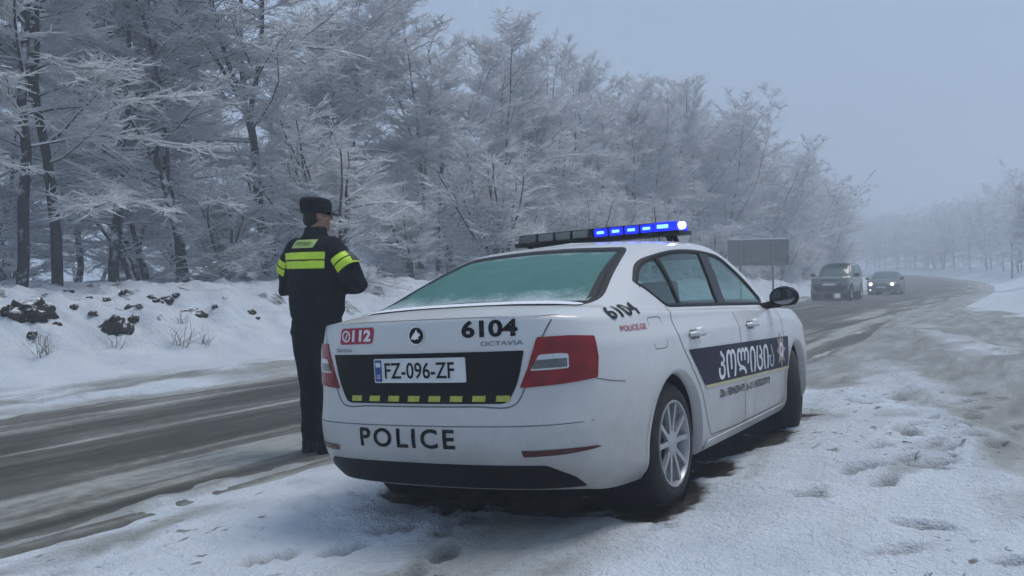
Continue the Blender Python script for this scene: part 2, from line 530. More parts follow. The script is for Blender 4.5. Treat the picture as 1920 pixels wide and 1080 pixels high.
def prisms(segs, k):
    """segs: array (n,8) p0 p1 r0 r1 -> verts, quads of k-sided open prisms"""
    A = np.asarray(segs, float)
    p0, p1, r0, r1 = A[:, 0:3], A[:, 3:6], A[:, 6], A[:, 7]
    d = p1 - p0
    d /= np.linalg.norm(d, axis=1, keepdims=True) + 1e-9
    ref = np.where(np.abs(d[:, 2:3]) > .9, np.array([[1., 0, 0]]), np.array([[0, 0, 1.]]))
    u = np.cross(d, ref); u /= np.linalg.norm(u, axis=1, keepdims=True) + 1e-9
    v = np.cross(d, u)
    ang = 2 * np.pi * (np.arange(k) + .25) / k
    ring = np.cos(ang)[None, :, None] * u[:, None, :] + np.sin(ang)[None, :, None] * v[:, None, :]
    V = np.concatenate([p0[:, None] + ring * r0[:, None, None], p1[:, None] + ring * r1[:, None, None]], 1)
    n = len(A)
    base = (np.arange(n) * 2 * k)[:, None]
    i = np.arange(k)[None]
    j = (i + 1) % k
    F = np.stack([base + i, base + j, base + k + j, base + k + i], -1).reshape(-1, 4)
    return V.reshape(-1, 3), F

def chain(p, d, L, n, r0, r1, rg, wob, up):
    """a wandering branch: list of points, directions, radii"""
    P, D, Rr = [p], [d], [r0]
    for i in range(n):
        d = d + rg.normal(0, wob, 3) + np.array([0, 0, up])
        d = d / np.linalg.norm(d)
        p = p + d * L / n
        P.append(p); D.append(d); Rr.append(r0 + (r1 - r0) * (i + 1) / n)
    return P, D, Rr

def seg_list(P, Rr, out):
    for a, b, r, q in zip(P[:-1], P[1:], Rr[:-1], Rr[1:]): out.append((*a, *b, r, q))

def gen_tree(seed, H=10.5, lean=0.0, forks=3, fork_h=.33, low=.14, nlat=26, spread=1.0, stems=1, tw=1.0, upl=.15, fat=1.0, tr_=1.0, ter=1.0):
    rg = np.random.default_rng(seed)
    T, L, W = [], [], []
    mains = []
    for st in range(stems):
        a0 = rg.uniform(0, 6.28)
        off = np.array([math.cos(a0), math.sin(a0), 0]) * (.12 if stems > 1 else 0)
        d0 = np.array([math.cos(a0) * (.16 if stems > 1 else .03) + lean, math.sin(a0) * (.16 if stems > 1 else .03), 1.0])
        hf = H * fork_h * rg.uniform(.85, 1.2)
        r = (.086 if stems == 1 else .072) * rg.uniform(.85, 1.2) * tr_
        P, D, Rr = chain(off + np.array([0, 0, -.35]), d0 / np.linalg.norm(d0), hf + .35, 6, r * 1.25, r * .8, rg, .075, .03)
        seg_list(P, Rr, T)
        mains.append((P, D, Rr))
        for f in range(forks):
            a = 2 * math.pi * (f + rg.uniform(-.3, .3)) / forks + a0
            tilt = rg.uniform(.18, .5)
            d = D[-1] + np.array([math.cos(a), math.sin(a), 0]) * tilt
            Lf = (H - hf) * rg.uniform(.8, 1.08)
            P2, D2, R2 = chain(P[-1 - (f % 2)], d / np.linalg.norm(d), Lf, 9, r * .62, .012, rg, .085, .055)
            seg_list(P2, R2, T)
            mains.append((P2, D2, R2))
    for mi, (P, D, Rr) in enumerate(mains):
        n = nlat if mi % (forks + 1) else int(nlat * .45)
        for k in range(n):
            t = rg.uniform(.08, 1.0)
            if mi % (forks + 1) == 0: t = rg.uniform(low / fork_h, 1.0) if low < fork_h else 1
            x = t * (len(P) - 1)
            i = min(int(x), len(P) - 2)
            p = P[i] + (P[i + 1] - P[i]) * (x - i)
            hrel = min(1.0, max(0.0, p[2] / H))
            a = rg.uniform(0, 6.28)
            Ll = spread * (2.5 * (1 - hrel) ** .7 + .75) * rg.uniform(.6, 1.15)
            d = np.array([math.cos(a), math.sin(a), upl + .9 * hrel ** 2 + rg.uniform(-.12, .3)])
            d /= np.linalg.norm(d)
            Pl, Dl, Rl = chain(p, d, Ll, 5, max(.010, min(.034, Ll * .011)), .006, rg, .11, -.055 * (1 - hrel) + .04 * hrel)
            seg_list(Pl, Rl, L)
            for a_, b_, ra, rb in zip(Pl[:-1], Pl[1:], Rl[:-1], Rl[1:]):      # snow lying along the limb
                if abs(b_[2] - a_[2]) < .75 * np.linalg.norm(b_ - a_) and rg.uniform() < .8:
                    up_ = np.array([0, 0, ra * .9 + .004])
                    W.append((*(a_ + up_), *(b_ + up_), (ra * .95 + .007) * (.7 + .3 * fat), (rb * .95 + .006) * (.7 + .3 * fat)))
            # flat sprays of frosted side twigs
            ns_ = int(9 * Ll ** .8 * tw) + 3
            for q in range(ns_):
                tt = rg.uniform(.12, 1.0)
                x = tt * 5
                i = min(int(x), 4)
                b = Pl[i] + (Pl[i + 1] - Pl[i]) * (x - i)
                dl = Dl[min(i + 1, 5)]
                side = np.cross(dl, [0, 0, 1.0]); side /= np.linalg.norm(side) + 1e-6
                dd = dl * rg.uniform(.5, 1.0) + side * rg.choice([-1, 1]) * rg.uniform(.45, 1.1) + np.array([0, 0, rg.uniform(-.22, .42)])
                dd /= np.linalg.norm(dd)
                Ls = (.30 + .62 * (1 - tt) * min(1, Ll / 1.6)) * rg.uniform(.6, 1.3)
                Ps, Ds, Rs = chain(b, dd, Ls, 3, .0098 * fat, .006 * fat, rg, .16, -.05)
                seg_list(Ps, Rs, W)
                if rg.uniform() < .35:                                # a lump of snow caught on the spray
                    a_, b_ = Ps[0], Ps[2]
                    W.append((*(a_ + [0, 0, .012]), *(b_ + [0, 0, .012]), .022 * (.6 + .4 * fat), .009 * fat))
                for w in range(int((5 + 8 * Ls) * ter)):
                    x = rg.uniform(.1, 3.0)
                    i = min(int(x), 2)
                    c = Ps[i] + (Ps[i + 1] - Ps[i]) * (x - i)
                    ds2 = Ds[min(i + 1, 3)]
                    sd = np.cross(ds2, [0, 0, 1.0]); sd /= np.linalg.norm(sd) + 1e-6
                    d3 = ds2 * rg.uniform(.3, .9) + sd * rg.choice([-1, 1]) * rg.uniform(.4, 1.0) + np.array([0, 0, rg.uniform(-.3, .45)])
                    d3 /= np.linalg.norm(d3)
                    e = c + d3 * rg.uniform(.10, .30) * (.7 + .3 * fat)
                    W.append((*c, *e, .0078 * fat, .004 * fat))
    return T, L, W

def tree_meshes(name, **kw):
    T, L, W = gen_tree(**kw)
    V, F = prisms(T, 8)
    tm = fast_mesh(name + '_trunk', V, F); tm.materials.append(M_TRUNK); tm.shade_smooth()
    V1, F1 = prisms(L, 4)
    V2, F2 = prisms(W, 3)
    cm = fast_mesh(name + '_crown', np.concatenate([V1, V2]), np.concatenate([F1, F2 + len(V1)]))
    cm.materials.append(M_LIMB); cm.materials.append(M_FROST)
    mi = np.zeros(len(F1) + len(F2), np.int32); mi[len(F1):] = 1
    cm.polygons.foreach_set('material_index', mi)
    return tm, cm

VARS = [
    tree_meshes('tree_a', seed=11, H=11.0, forks=3, fork_h=.34, nlat=24, low=.12, fat=1.55),
    tree_meshes('tree_b', seed=12, H=10.0, forks=2, fork_h=.42, nlat=30, low=.14, spread=1.15, fat=1.55),
    tree_meshes('tree_c', seed=13, H=11.6, forks=4, fork_h=.27, nlat=20, spread=1.1, low=.10, fat=1.55),
    tree_meshes('tree_d', seed=14, H=9.2, forks=2, fork_h=.3, nlat=18, stems=2, spread=1.05, low=.12, fat=1.55, tw=.8),
    tree_meshes('tree_e', seed=15, H=8.0, forks=3, fork_h=.22, nlat=22, low=.06, spread=1.2, upl=.05, fat=1.55),
]
NEAR = len(VARS)
VARS += [   # lighter trees for the rows behind, where single twigs no longer show
    tree_meshes('tree_f', seed=16, H=11.0, forks=3, fork_h=.3, nlat=17, low=.14, spread=1.15, tw=.6, fat=2.1, ter=.6),
    tree_meshes('tree_g', seed=17, H=10.2, forks=2, fork_h=.38, nlat=22, low=.16, spread=1.2, tw=.6, fat=2.1, ter=.6),
    tree_meshes('tree_h', seed=18, H=9.4, forks=3, fork_h=.24, nlat=16, low=.08, spread=1.2, tw=.6, fat=2.1, ter=.6),
]
MID = len(VARS)
VARS += [   # and for the far rows in the mist
    tree_meshes('tree_i', seed=19, H=11.0, forks=3, fork_h=.25, nlat=15, low=.06, spread=1.2, tw=.45, fat=3.1, ter=.45),
    tree_meshes('tree_j', seed=20, H=10.0, forks=4, fork_h=.2, nlat=13, low=.05, spread=1.25, tw=.45, fat=3.1, ter=.45),
    tree_meshes('tree_k', seed=22, H=9.0, forks=3, fork_h=.2, nlat=15, low=.04, spread=1.3, tw=.45, fat=3.1, ter=.45),
]
SHRUBS = [
    tree_meshes('shrub_a', seed=31, H=2.6, forks=3, fork_h=.16, nlat=9, stems=3, spread=.42, low=.03, tw=.8, fat=1.4, ter=.6),
    tree_meshes('shrub_b', seed=32, H=3.4, forks=3, fork_h=.14, nlat=9, stems=3, spread=.5, low=.03, tw=.7, fat=1.4, ter=.6),
    tree_meshes('shrub_c', seed=33, H=4.2, forks=3, fork_h=.14, nlat=8, stems=3, spread=.62, low=.03, tw=.8, fat=1.5, ter=.7),
]

def place_tree(kind, v, s, n, sc, rot, label, group=None, name='frosted_tree'):
    x, y = to_xy(s, n)
    if y < 3 or abs((x / y) * 1745) - 5.0 / y * 1745 > 960: return None      # the photograph shows nothing of it
    tm, cm = (VARS if kind == 0 else SHRUBS)[v]
    z = float(bed(np.array([s]), np.array([n]))[0]) + .03
    o = empty(name, (float(x), float(y), z), (0, 0, rot))
    if kind == 0: sc *= 1 - .13 * math.exp(-((s - 25) / 8) ** 2)          # the wood dips a little here
    o.scale = (sc, sc, sc)
    for nm, me in (('trunk' if kind == 0 else 'stems', tm), ('crown' if kind == 0 else 'twigs', cm)):
        c = bpy.data.objects.new(nm, me)
        COL.objects.link(c)
        c.parent = o
    tag(o, label, 'tree' if kind == 0 else 'shrub', group)
    return o

def s_for_px(px, n):
    """distance along the road at which a line n metres beside it crosses an image column"""
    k = (px - 960) / 1745.0
    return n * (k * math.sin(TH) + math.cos(TH)) / (k * math.cos(TH) - math.sin(TH))

tr = random.Random(5)
# front-row trees that the photograph lets one tell apart: (photo column, n, variant, scale, lean rotation, label)
FRONT = [
    (38, -15.2, 1, 1.05, .4, 'frosted tree with slim dark trunk, leftmost of the front row at the forest edge'),
    (108, -15.6, 0, 1.0, 2.2, 'frosted tree with leaning dark trunk, second from the left at the forest edge'),
    (215, -17.0, 2, .98, 1.0, 'frosted tree with pale thin stem between the second dark trunk and the forked tree'),
    (342, -16.4, 3, 1.08, .6, 'forked two-stemmed frosted tree midway between the left picture edge and the officer'),
    (500, -16.2, 2, 1.14, 4.0, 'tall frosted tree with thick dark trunk just left of the officer'),
    (640, -17.4, 1, 1.02, 5.2, 'tall frosted tree rising directly behind the officer and his cap'),
    (790, -16.4, 0, .90, 3.2, 'frosted tree above the left end of the rear window of the police car'),
    (935, -16.2, 4, 1.12, .2, 'bushy frosted tree above the unlit half of the roof light bar'),
    (1075, -16.0, 2, .84, 2.9, 'frosted tree above the join of the lit and unlit light bar halves'),
    (1200, -16.2, 0, .88, 1.7, 'frosted tree directly above the blue lit end of the light bar'),
    (1320, -16.0, 1, .98, .9, 'frosted tree rising behind the left edge of the grey sign board'),
    (1425, -16.4, 2, .82, 5.5, 'frosted tree rising behind the right edge of the grey sign board'),
    (1500, -15.6, 4, .80, 3.7, 'frosted tree above the approaching four-wheel-drive car'),
]
used = []
for px, n, v, sc, rt, lb in FRONT:
    s = s_for_px(px, n)
    place_tree(0, v, s, n, sc, rt, lb, 'front row of frosted trees along the left verge')
    used.append((s, n))
L_F = 'frosted tree crowded among its neighbours in the front row at the forest edge'
s = 6.0
while s < 66:                                                    # close the wall between the trees named above
    n = -16.2 + tr.uniform(-.9, .7)
    sj = s + tr.uniform(-.5, .5)
    if all(abs(sj - a) > 1.15 for a, b in used):
        place_tree(0, tr.choice((0, 1, 2, 4, 4)), sj, n, tr.uniform(.80, .93), tr.uniform(0, 6.28), L_F, 'front row of frosted trees along the left verge')
    s += 1.9
G_IN = 'frosted trees deeper in the roadside forest'
L_IN = 'frosted bare tree standing deeper in the forest behind the front row'
for n0, pitch, s0, s1 in ((-19.4, 3.6, 3, 62), (-25.0, 5.4, 4, 62), (-31.0, 6.0, 10, 60)):
    s = s0
    while s < s1:
        n = n0 + tr.uniform(-1.2, 1.2)
        sj = s + tr.uniform(-1.0, 1.0)
        if all(math.hypot(sj - a, n - b) > 1.7 for a, b in used):
            place_tree(0, tr.randrange(NEAR, MID), sj, n, tr.uniform(.76, .90), tr.uniform(0, 6.28), L_IN, G_IN)
            used.append((sj, n))
        s += pitch
G_D = 'dim trees far inside the forest'
L_D = 'dim frosted tree far inside the forest, glimpsed between the nearer trunks'
for n0, pitch, s0, s1 in ((-38.0, 5.2, 18, 54),):
    s = s0
    while s < s1:
        place_tree(0, tr.randrange(MID, len(VARS)), s + tr.uniform(-1, 1), n0 + tr.uniform(-1.5, 1.5), tr.uniform(.85, 1.1), tr.uniform(0, 6.28), L_D, G_D)
        s += pitch
G_U = 'frosted undergrowth between the trunks'
L_U = 'tangled frosted undergrowth bush standing between the forest trunks'
for n0, pitch, s0, s1 in ((-18.2, 4.0, 4, 30), (-23, 5.0, 6, 36)):
    s = s0
    while s < s1:
        place_tree(1, 2, s + tr.uniform(-1, 1), n0 + tr.uniform(-1.0, 1.0), tr.uniform(.8, 1.25), tr.uniform(0, 6.28), L_U, G_U, 'frosted_bush')
        s += pitch
G_FAR = 'misty trees along the far left of the road'
L_FAR = 'misty frosted tree in the far row left of the road beyond the sign'
for n0, pitch, s0, s1 in ((-15.2, 2.9, 64, 150), (-18.5, 4.4, 62, 150)):
    s = s0
    while s < s1:
        place_tree(0, tr.randrange(MID, len(VARS)), s + tr.uniform(-1, 1), n0 + tr.uniform(-1.3, 1.0), tr.uniform(.86, .98) * (1 - .0035 * (s - 62)), tr.uniform(0, 6.28), L_FAR, G_FAR)
        s += pitch
G_R = 'misty trees on the right side of the road'
L_R = 'misty frosted tree on the right side of the road by the picture edge'
for n0, pitch, s0, s1 in ((2.4, 4.0, 96, 190), (7.5, 5.4, 100, 190), (15, 8, 110, 190)):
    s = s0
    while s < s1:
        place_tree(0, tr.randrange(MID, len(VARS)), s + tr.uniform(-1, 1), n0 + tr.uniform(-1.0, 1.5), tr.uniform(.80, .98), tr.uniform(0, 6.28), L_R, G_R)
        s += pitch
place_tree(0, 0, 68.5, .1, .66, 1.1, 'frosted tree cut by the right picture edge, nearest on the right bank', G_R)
G_S = 'frosted shrubs along the top of the left bank'
L_S = 'low frosted shrub at the forest edge on top of the left snow bank'
s = 14.5
while s < 84:
    place_tree(1, tr.choice((0, 1)), s, -14.6 + tr.uniform(-.7, .8), tr.uniform(.7, 1.15), tr.uniform(0, 6.28), L_S, G_S, 'frosted_shrub')
    s += tr.uniform(2.0, 3.6)
# ------------------------------------------------------------------ car body machinery
def _tangents(P, t):
    T = np.zeros_like(P)
    dt = np.diff(t)[:, None]
    sl = np.diff(P, axis=0) / dt
    if len(P) == 2:
        T[:] = sl[0]; return T
    w0, w1 = dt[:-1], dt[1:]
    T[1:-1] = (sl[:-1] * w1 + sl[1:] * w0) / (w0 + w1)
    T[0] = 1.5 * sl[0] - .5 * T[1]
    T[-1] = 1.5 * sl[-1] - .5 * T[-2]
    return T

def spline(P, cnt, sym=False):
    """through points P (n,3); cnt samples per segment; sym: mirrored in x at both ends"""
    P = np.asarray(P, float)
    Q = P
    if sym:
        m = np.array([-1, 1, 1])
        Q = np.concatenate([[P[1] * m], P, [P[-2] * m]])
    t = np.concatenate([[0], np.cumsum(np.maximum(np.linalg.norm(np.diff(Q, axis=0), axis=1), 1e-5) ** .5)])
    T = _tangents(Q, t)
    if sym: Q, T, t = Q[1:-1], T[1:-1], t[1:-1]
    out = []
    for i in range(len(Q) - 1):
        h = t[i + 1] - t[i]
        n = cnt[i] if hasattr(cnt, '__len__') else cnt
        u = (np.arange(n) / n)[:, None]
        h00, h10 = 2 * u ** 3 - 3 * u ** 2 + 1, u ** 3 - 2 * u ** 2 + u
        h01, h11 = -2 * u ** 3 + 3 * u ** 2, u ** 3 - u ** 2
        out.append(h00 * Q[i] + h10 * h * T[i] + h01 * Q[i + 1] + h11 * h * T[i + 1])
    out.append(Q[-1:])
    return np.concatenate(out)

def loft(net, ccnt, rcnt, creases=()):
    """net (rows, cols, 3) half body -> dense grid (R, C, 3)"""
    rows = np.stack([spline(r, ccnt, True) for r in net])
    cuts = [0] + sorted(creases) + [len(net) - 1]
    cols = []
    for c in range(rows.shape[1]):
        pts = []
        for a, b in zip(cuts[:-1], cuts[1:]):
            q = spline(rows[a:b + 1, c], [rcnt[i] for i in range(a, b)])
            pts.append(q[:-1])
        pts.append(rows[-1:, c])
        cols.append(np.concatenate(pts))
    return np.stack(cols, 1)

class Body:
    """a mirrored body surface with holes, named panels and a projector for everything that lies on it"""
    def __init__(self, G):
        Rn, Cn, _ = G.shape
        L = G[:, 1:-1][:, ::-1] * np.array([-1, 1, 1])
        full = np.concatenate([G, L], 1)                       # closed ring: right side then back along the left
        Rn, Cm, _ = full.shape
        self.V = full.reshape(-1, 3)
        i = np.arange(Rn * Cm).reshape(Rn, Cm)
        j = np.roll(i, -1, axis=1)
        self.F = np.stack([i[:-1], j[:-1], j[1:], i[1:]], -1).reshape(-1, 4)
        me = fast_mesh('tmp_body', self.V, self.F)
        nrm = np.zeros(len(self.V) * 3, np.float32)
        me.vertices.foreach_get('normal', nrm)
        self.Nrm = nrm.reshape(-1, 3)
        bpy.data.meshes.remove(me)
        # merged normals along the roof centre line where the rings close
        self.bvh = BVHTree.FromPolygons([tuple(v) for v in self.V], [tuple(f) for f in self.F])
        self.alive = np.ones(len(self.F), bool)
        self.part = np.zeros(len(self.F), int)
        self.names = ['body']
    def cen(self): return self.V[self.F].mean(1)
    def hit(self, o, d):
        h = self.bvh.ray_cast(Vector(o), Vector(d))
        return h[0], h[1]
    def ray(self, proj, u, v):
        if proj == 'rear':  return (u, -6, v), (0, 1, 0)
        if proj == 'front': return (u, 9, v), (0, -1, 0)
        if proj == 'right': return (5, u, v), (-1, 0, 0)
        if proj == 'left':  return (-5, u, v), (1, 0, 0)
        if proj == 'top':   return (u, v, 5), (0, 0, -1)
        if proj[0] == 'tilt':                                    # looking down at the shoulder: u = y, v measured up the slope from z = .9
            a, sg = R(42), proj[1]
            return (sg * (.86 - v * math.sin(a) + 3 * math.cos(a)), u, .9 + v * math.cos(a) + 3 * math.sin(a)), (-sg * math.cos(a), 0, -math.sin(a))
        cx, cy_ = proj                                          # cylinder round a vertical axis, u = angle
        d = (math.cos(u), math.sin(u), 0)
        return (cx + 4 * d[0], cy_ + 4 * d[1], v), (-d[0], -d[1], 0)
    def on(self, proj, u, v, off=0.0):
        o, d = self.ray(proj, u, v)
        p, n = self.hit(o, d)
        if p is None: return None
        if n.dot(Vector(d)) > 0: n = -n
        return p + n * off
    def uv(self, proj, P):
        if proj in ('rear', 'front'): return P[:, [0, 2]]
        if proj in ('right', 'left'): return P[:, [1, 2]]
        return P[:, [0, 1]]
    def mask(self, poly, proj):
        c = self.cen()
        m = inside(poly, self.uv(proj, c))
        if proj == 'right': m &= c[:, 0] > .3
        if proj == 'left':  m &= c[:, 0] < -.3
        if proj == 'rear':  m &= c[:, 1] < 1.0
        if proj == 'front': m &= c[:, 1] > 1.3
        return m
    def hole(self, poly, proj):
        m = self.mask(poly, proj) & self.alive
        self.alive &= ~m
        dead = np.unique(self.F[m])
        live = np.unique(self.F[self.alive])
        edge = np.intersect1d(dead, live)
        P = np.asarray(poly)
        for vi in edge:
            q = self.uv(proj, self.V[vi:vi + 1])[0]
            A, B = P, np.roll(P, -1, 0)
            t = np.clip(((q - A) * (B - A)).sum(1) / (((B - A) ** 2).sum(1) + 1e-12), 0, 1)
            C = A + (B - A) * t[:, None]
            k = np.argmin(((C - q) ** 2).sum(1))
            if np.linalg.norm(C[k] - q) > .03: continue
            p = self.on(proj, C[k][0], C[k][1])
            if p is not None: self.V[vi] = p
    def panel(self, name, poly, proj):
        m = self.mask(poly, proj) & (self.part == 0)
        self.names.append(name)
        self.part[m] = len(self.names) - 1
        return len(self.names) - 1
    def build(self, k, name, mat, parent, extra_off=0):
        f = self.F[self.alive & (self.part == k)]
        u, inv = np.unique(f, return_inverse=True)
        me = fast_mesh(name, self.V[u], inv.reshape(f.shape))
        me.shade_smooth()
        me.normals_split_custom_set_from_vertices([tuple(x) for x in self.Nrm[u]])
        return link(name, me, mat, parent)
    # ---- things that lie on the surface
    def patch(self, name, bm, proj, mat, parent, off=.003, step=.04, thick=0.0, smooth=True, scale_u=1.0):
        """bm is flat in (u,v,0): cut into cells, cast onto the body"""
        if isinstance(bm, (list, tuple)) or isinstance(bm, np.ndarray):
            b = bmesh.new()
            b.faces.new([b.verts.new((p[0], p[1], 0)) for p in bm])
            bm = b
        lo = [min(v.co[i] for v in bm.verts) for i in (0, 1)]
        hi = [max(v.co[i] for v in bm.verts) for i in (0, 1)]
        for ax in (0, 1):
            st = step * (scale_u if ax == 0 else 1)
            k = lo[ax] + st
            while k < hi[ax] - 1e-4:
                co, no = [0, 0, 0], [0, 0, 0]
                co[ax], no[ax] = k, 1
                bmesh.ops.bisect_plane(bm, geom=bm.verts[:] + bm.edges[:] + bm.faces[:], plane_co=co, plane_no=no, dist=1e-6)
                k += st
        bmesh.ops.triangulate(bm, faces=[f for f in bm.faces if len(f.verts) > 4])
        bad = []
        nd = {}
        for v in bm.verts:
            o, d = self.ray(proj, v.co.x, v.co.y)
            p, n = self.hit(o, d)
            if p is None: bad.append(v); continue
            if n.dot(Vector(d)) > 0: n = -n
            nd[v] = (p, n, Vector(d))
        for v, (p, n, d) in nd.items(): v.co = p + n * off
        if bad: bmesh.ops.delete(bm, geom=bad, context='VERTS')
        bm.normal_update()
        fs = [f for f in bm.faces if f.verts[0] in nd]
        flip = [f for f in fs if f.normal.dot(nd[f.verts[0]][2]) > 0]
        if flip: bmesh.ops.reverse_faces(bm, faces=flip)
        if thick > 0:
            bmesh.ops.solidify(bm, geom=bm.faces[:], thickness=thick)
        return bm_link(name, bm, mat, parent, smooth, 40)
    def line(self, name, pts, proj, mat, parent, w=.006, off=.0012, sm=8):
        """a narrow dark groove following a polyline on the surface"""
        P = np.asarray(pts, float)
        P3 = spline(np.c_[P, np.zeros(len(P))], sm)[:, :2] if sm else P
        V, F = [], []
        for i, p in enumerate(P3):
            d = P3[min(i + 1, len(P3) - 1)] - P3[max(i - 1, 0)]
            d = d / (np.linalg.norm(d) + 1e-9)
            q = np.array([-d[1], d[0]]) * w / 2
            a, b = self.on(proj, *(p + q), off), self.on(proj, *(p - q), off)
            if a is None or b is None:
                continue
            V += [a, b]
        F = [(2 * i, 2 * i + 1, 2 * i + 3, 2 * i + 2) for i in range(len(V) // 2 - 1)]
        return pydata(name, V, F, mat, parent, True)
    def rim(self, name, poly, proj, mat, parent, wi=.012, wo=.008, off=.004):
        """closed seal strip round an outline"""
        P = np.asarray(poly, float)
        A = np.roll(P, 1, 0); B = np.roll(P, -1, 0)
        d = B - A; d /= np.linalg.norm(d, axis=1, keepdims=True) + 1e-9
        nrm = np.stack([d[:, 1], -d[:, 0]], 1)
        if area(P) < 0: nrm = -nrm
        V = []
        last = None
        rows_ = []
        for p, q in zip(P, nrm):
            r = []
            for w, o in ((wo, .0005), (wo * .6, off), (-wi * .6, off), (-wi, -.003)):
                x = self.on(proj, *(p + q * w), o)
                r.append(x)
            rows_.append(r)
        ok = [r for r in rows_ if all(x is not None for x in r)]
        for r in ok: V += r
        n = len(ok)
        F = [(i * 4 + k, i * 4 + k + 1, ((i + 1) % n) * 4 + k + 1, ((i + 1) % n) * 4 + k) for i in range(n) for k in range(3)]
        return pydata(name, V, F, mat, parent, True)

def area(P):
    x, y = np.asarray(P)[:, 0], np.asarray(P)[:, 1]
    return .5 * float(np.sum(x * np.roll(y, -1) - np.roll(x, -1) * y))

def inside(poly, Q):
    P = np.asarray(poly, float)
    x, y = Q[:, 0], Q[:, 1]
    c = np.zeros(len(Q), bool)
    for (x0, y0), (x1, y1) in zip(P, np.roll(P, -1, 0)):
        if y0 == y1: continue
        m = ((y0 > y) != (y1 > y)) & (x < (x1 - x0) * (y - y0) / (y1 - y0) + x0)
        c ^= m
    return c

def rounded(pts, r=.03, n=5):
    """polygon with rounded corners; a point may carry its own radius as third value"""
    out = []
    m = len(pts)
    for i, p in enumerate(pts):
        rr = p[2] if len(p) > 2 else r
        p0 = np.array(p[:2], float)
        a, b = np.array(pts[i - 1][:2], float) - p0, np.array(pts[(i + 1) % m][:2], float) - p0
        la, lb = np.linalg.norm(a), np.linalg.norm(b)
        t = min(rr, la * .48, lb * .48)
        A, B = p0 + a / la * t, p0 + b / lb * t
        if rr <= 0: out.append(p0); continue
        for k in range(n + 1):
            u = k / n
            out.append((1 - u) ** 2 * A + 2 * u * (1 - u) * p0 + u * u * B)
    return np.array(out)

def densify(poly, st=.03):
    out = []
    P = np.asarray(poly, float)
    for a, b in zip(P, np.roll(P, -1, 0)):
        k = max(1, int(np.linalg.norm(b - a) / st))
        for i in range(k): out.append(a + (b - a) * i / k)
    return np.array(out)

def text_bm(body, size=1.0, bold=0.0, w=None, h=None, shear=0.0, space=1.0):
    """flat lettering as a bmesh, centred, optionally stretched to w x h"""
    cu = bpy.data.curves.new('lettering', 'FONT')
    cu.body = body
    cu.size = size
    cu.offset = bold
    cu.shear = shear
    cu.space_character = space
    cu.resolution_u = 4
    o = bpy.data.objects.new('lettering', cu)
    COL.objects.link(o)
    dg = bpy.context.evaluated_depsgraph_get()
    me = bpy.data.meshes.new_from_object(o.evaluated_get(dg))
    bpy.data.objects.remove(o)
    bpy.data.curves.remove(cu)
    bm = bmesh.new()
    bm.from_mesh(me)
    bpy.data.meshes.remove(me)
    xs = [v.co.x for v in bm.verts]; ys = [v.co.y for v in bm.verts]
    cx, cy_ = (min(xs) + max(xs)) / 2, (min(ys) + max(ys)) / 2
    fx = w / (max(xs) - min(xs)) if w else 1
    fy = h / (max(ys) - min(ys)) if h else fx
    for v in bm.verts: v.co = Vector(((v.co.x - cx) * fx, (v.co.y - cy_) * fy, 0))
    return bm

def place_bm(bm, cu, cv, rot=0.0, flip=False, slope=0.0):
    for v in bm.verts:
        x, y = v.co.x * (-1 if flip else 1), v.co.y
        v.co = Vector((cu + x * math.cos(rot) - y * math.sin(rot), cv + x * math.sin(rot) + y * math.cos(rot) + slope * x, 0))
    return bm

def lathe(name, prof, mat, parent, n=48, axis='X', sharp=35, closed=False):
    """profile of (axial, radius) spun round an axis"""
    V, F = [], []
    m = len(prof)
    for k in range(n):
        a = 2 * math.pi * k / n
        for (h, r) in prof:
            c, s = math.cos(a) * r, math.sin(a) * r
            V.append((h, c, s) if axis == 'X' else ((c, h, s) if axis == 'Y' else (c, s, h)))
    for k in range(n):
        for i in range(m if closed else m - 1):
            i2 = (i + 1) % m
            F.append((k * m + i, k * m + i2, ((k + 1) % n) * m + i2, ((k + 1) % n) * m + i))
    bm = bmesh.new()
    bv = [bm.verts.new(v) for v in V]
    for f in F: bm.faces.new([bv[i] for i in f])
    bmesh.ops.remove_doubles(bm, verts=bm.verts[:], dist=1e-5)
    bmesh.ops.recalc_face_normals(bm, faces=bm.faces[:])
    return bm_link(name, bm, mat, parent, True, sharp)
# ------------------------------------------------------------------ the white police car
def paint_material(name, col, dirt=.5):
    m, nt, b = new_mat(name)
    tc = nt.nodes.new('ShaderNodeTexCoord')
    ob = tc.outputs['Object']
    sep = nt.nodes.new('ShaderNodeSeparateXYZ')
    nt.links.new(ob, sep.inputs[0])
    n1 = noise(nt, 3.2, 6, .68, ob, .3)
    n2 = noise(nt, 60, 3, .7, ob)
    # road spray: heavy along the sills and bumpers, thinning upwards, broken up by noise
    lowf = math_n(nt, 'MULTIPLY', math_n(nt, 'SUBTRACT', .92, sep.outputs[2]), 1.15, True)
    g = math_n(nt, 'MULTIPLY', math_n(nt, 'ADD', lowf, .12), math_n(nt, 'ADD', n1.outputs['Fac'], math_n(nt, 'MULTIPLY', n2.outputs['Fac'], .35)))
    g = ramp(nt, g, [(.10, 0.0), (.75, 1.0)]).outputs[0]
    c = mixc(nt, math_n(nt, 'MULTIPLY', g, dirt), col, (.26, .25, .23))
    nt.links.new(c, b.inputs['Base Color'])
    rr = ramp(nt, g, [(.0, .24), (.7, .55)]).outputs[0]
    nt.links.new(rr, b.inputs['Roughness'])
    b.inputs['Coat Weight'].default_value = .35
    b.inputs['Coat Roughness'].default_value = .12
    return m

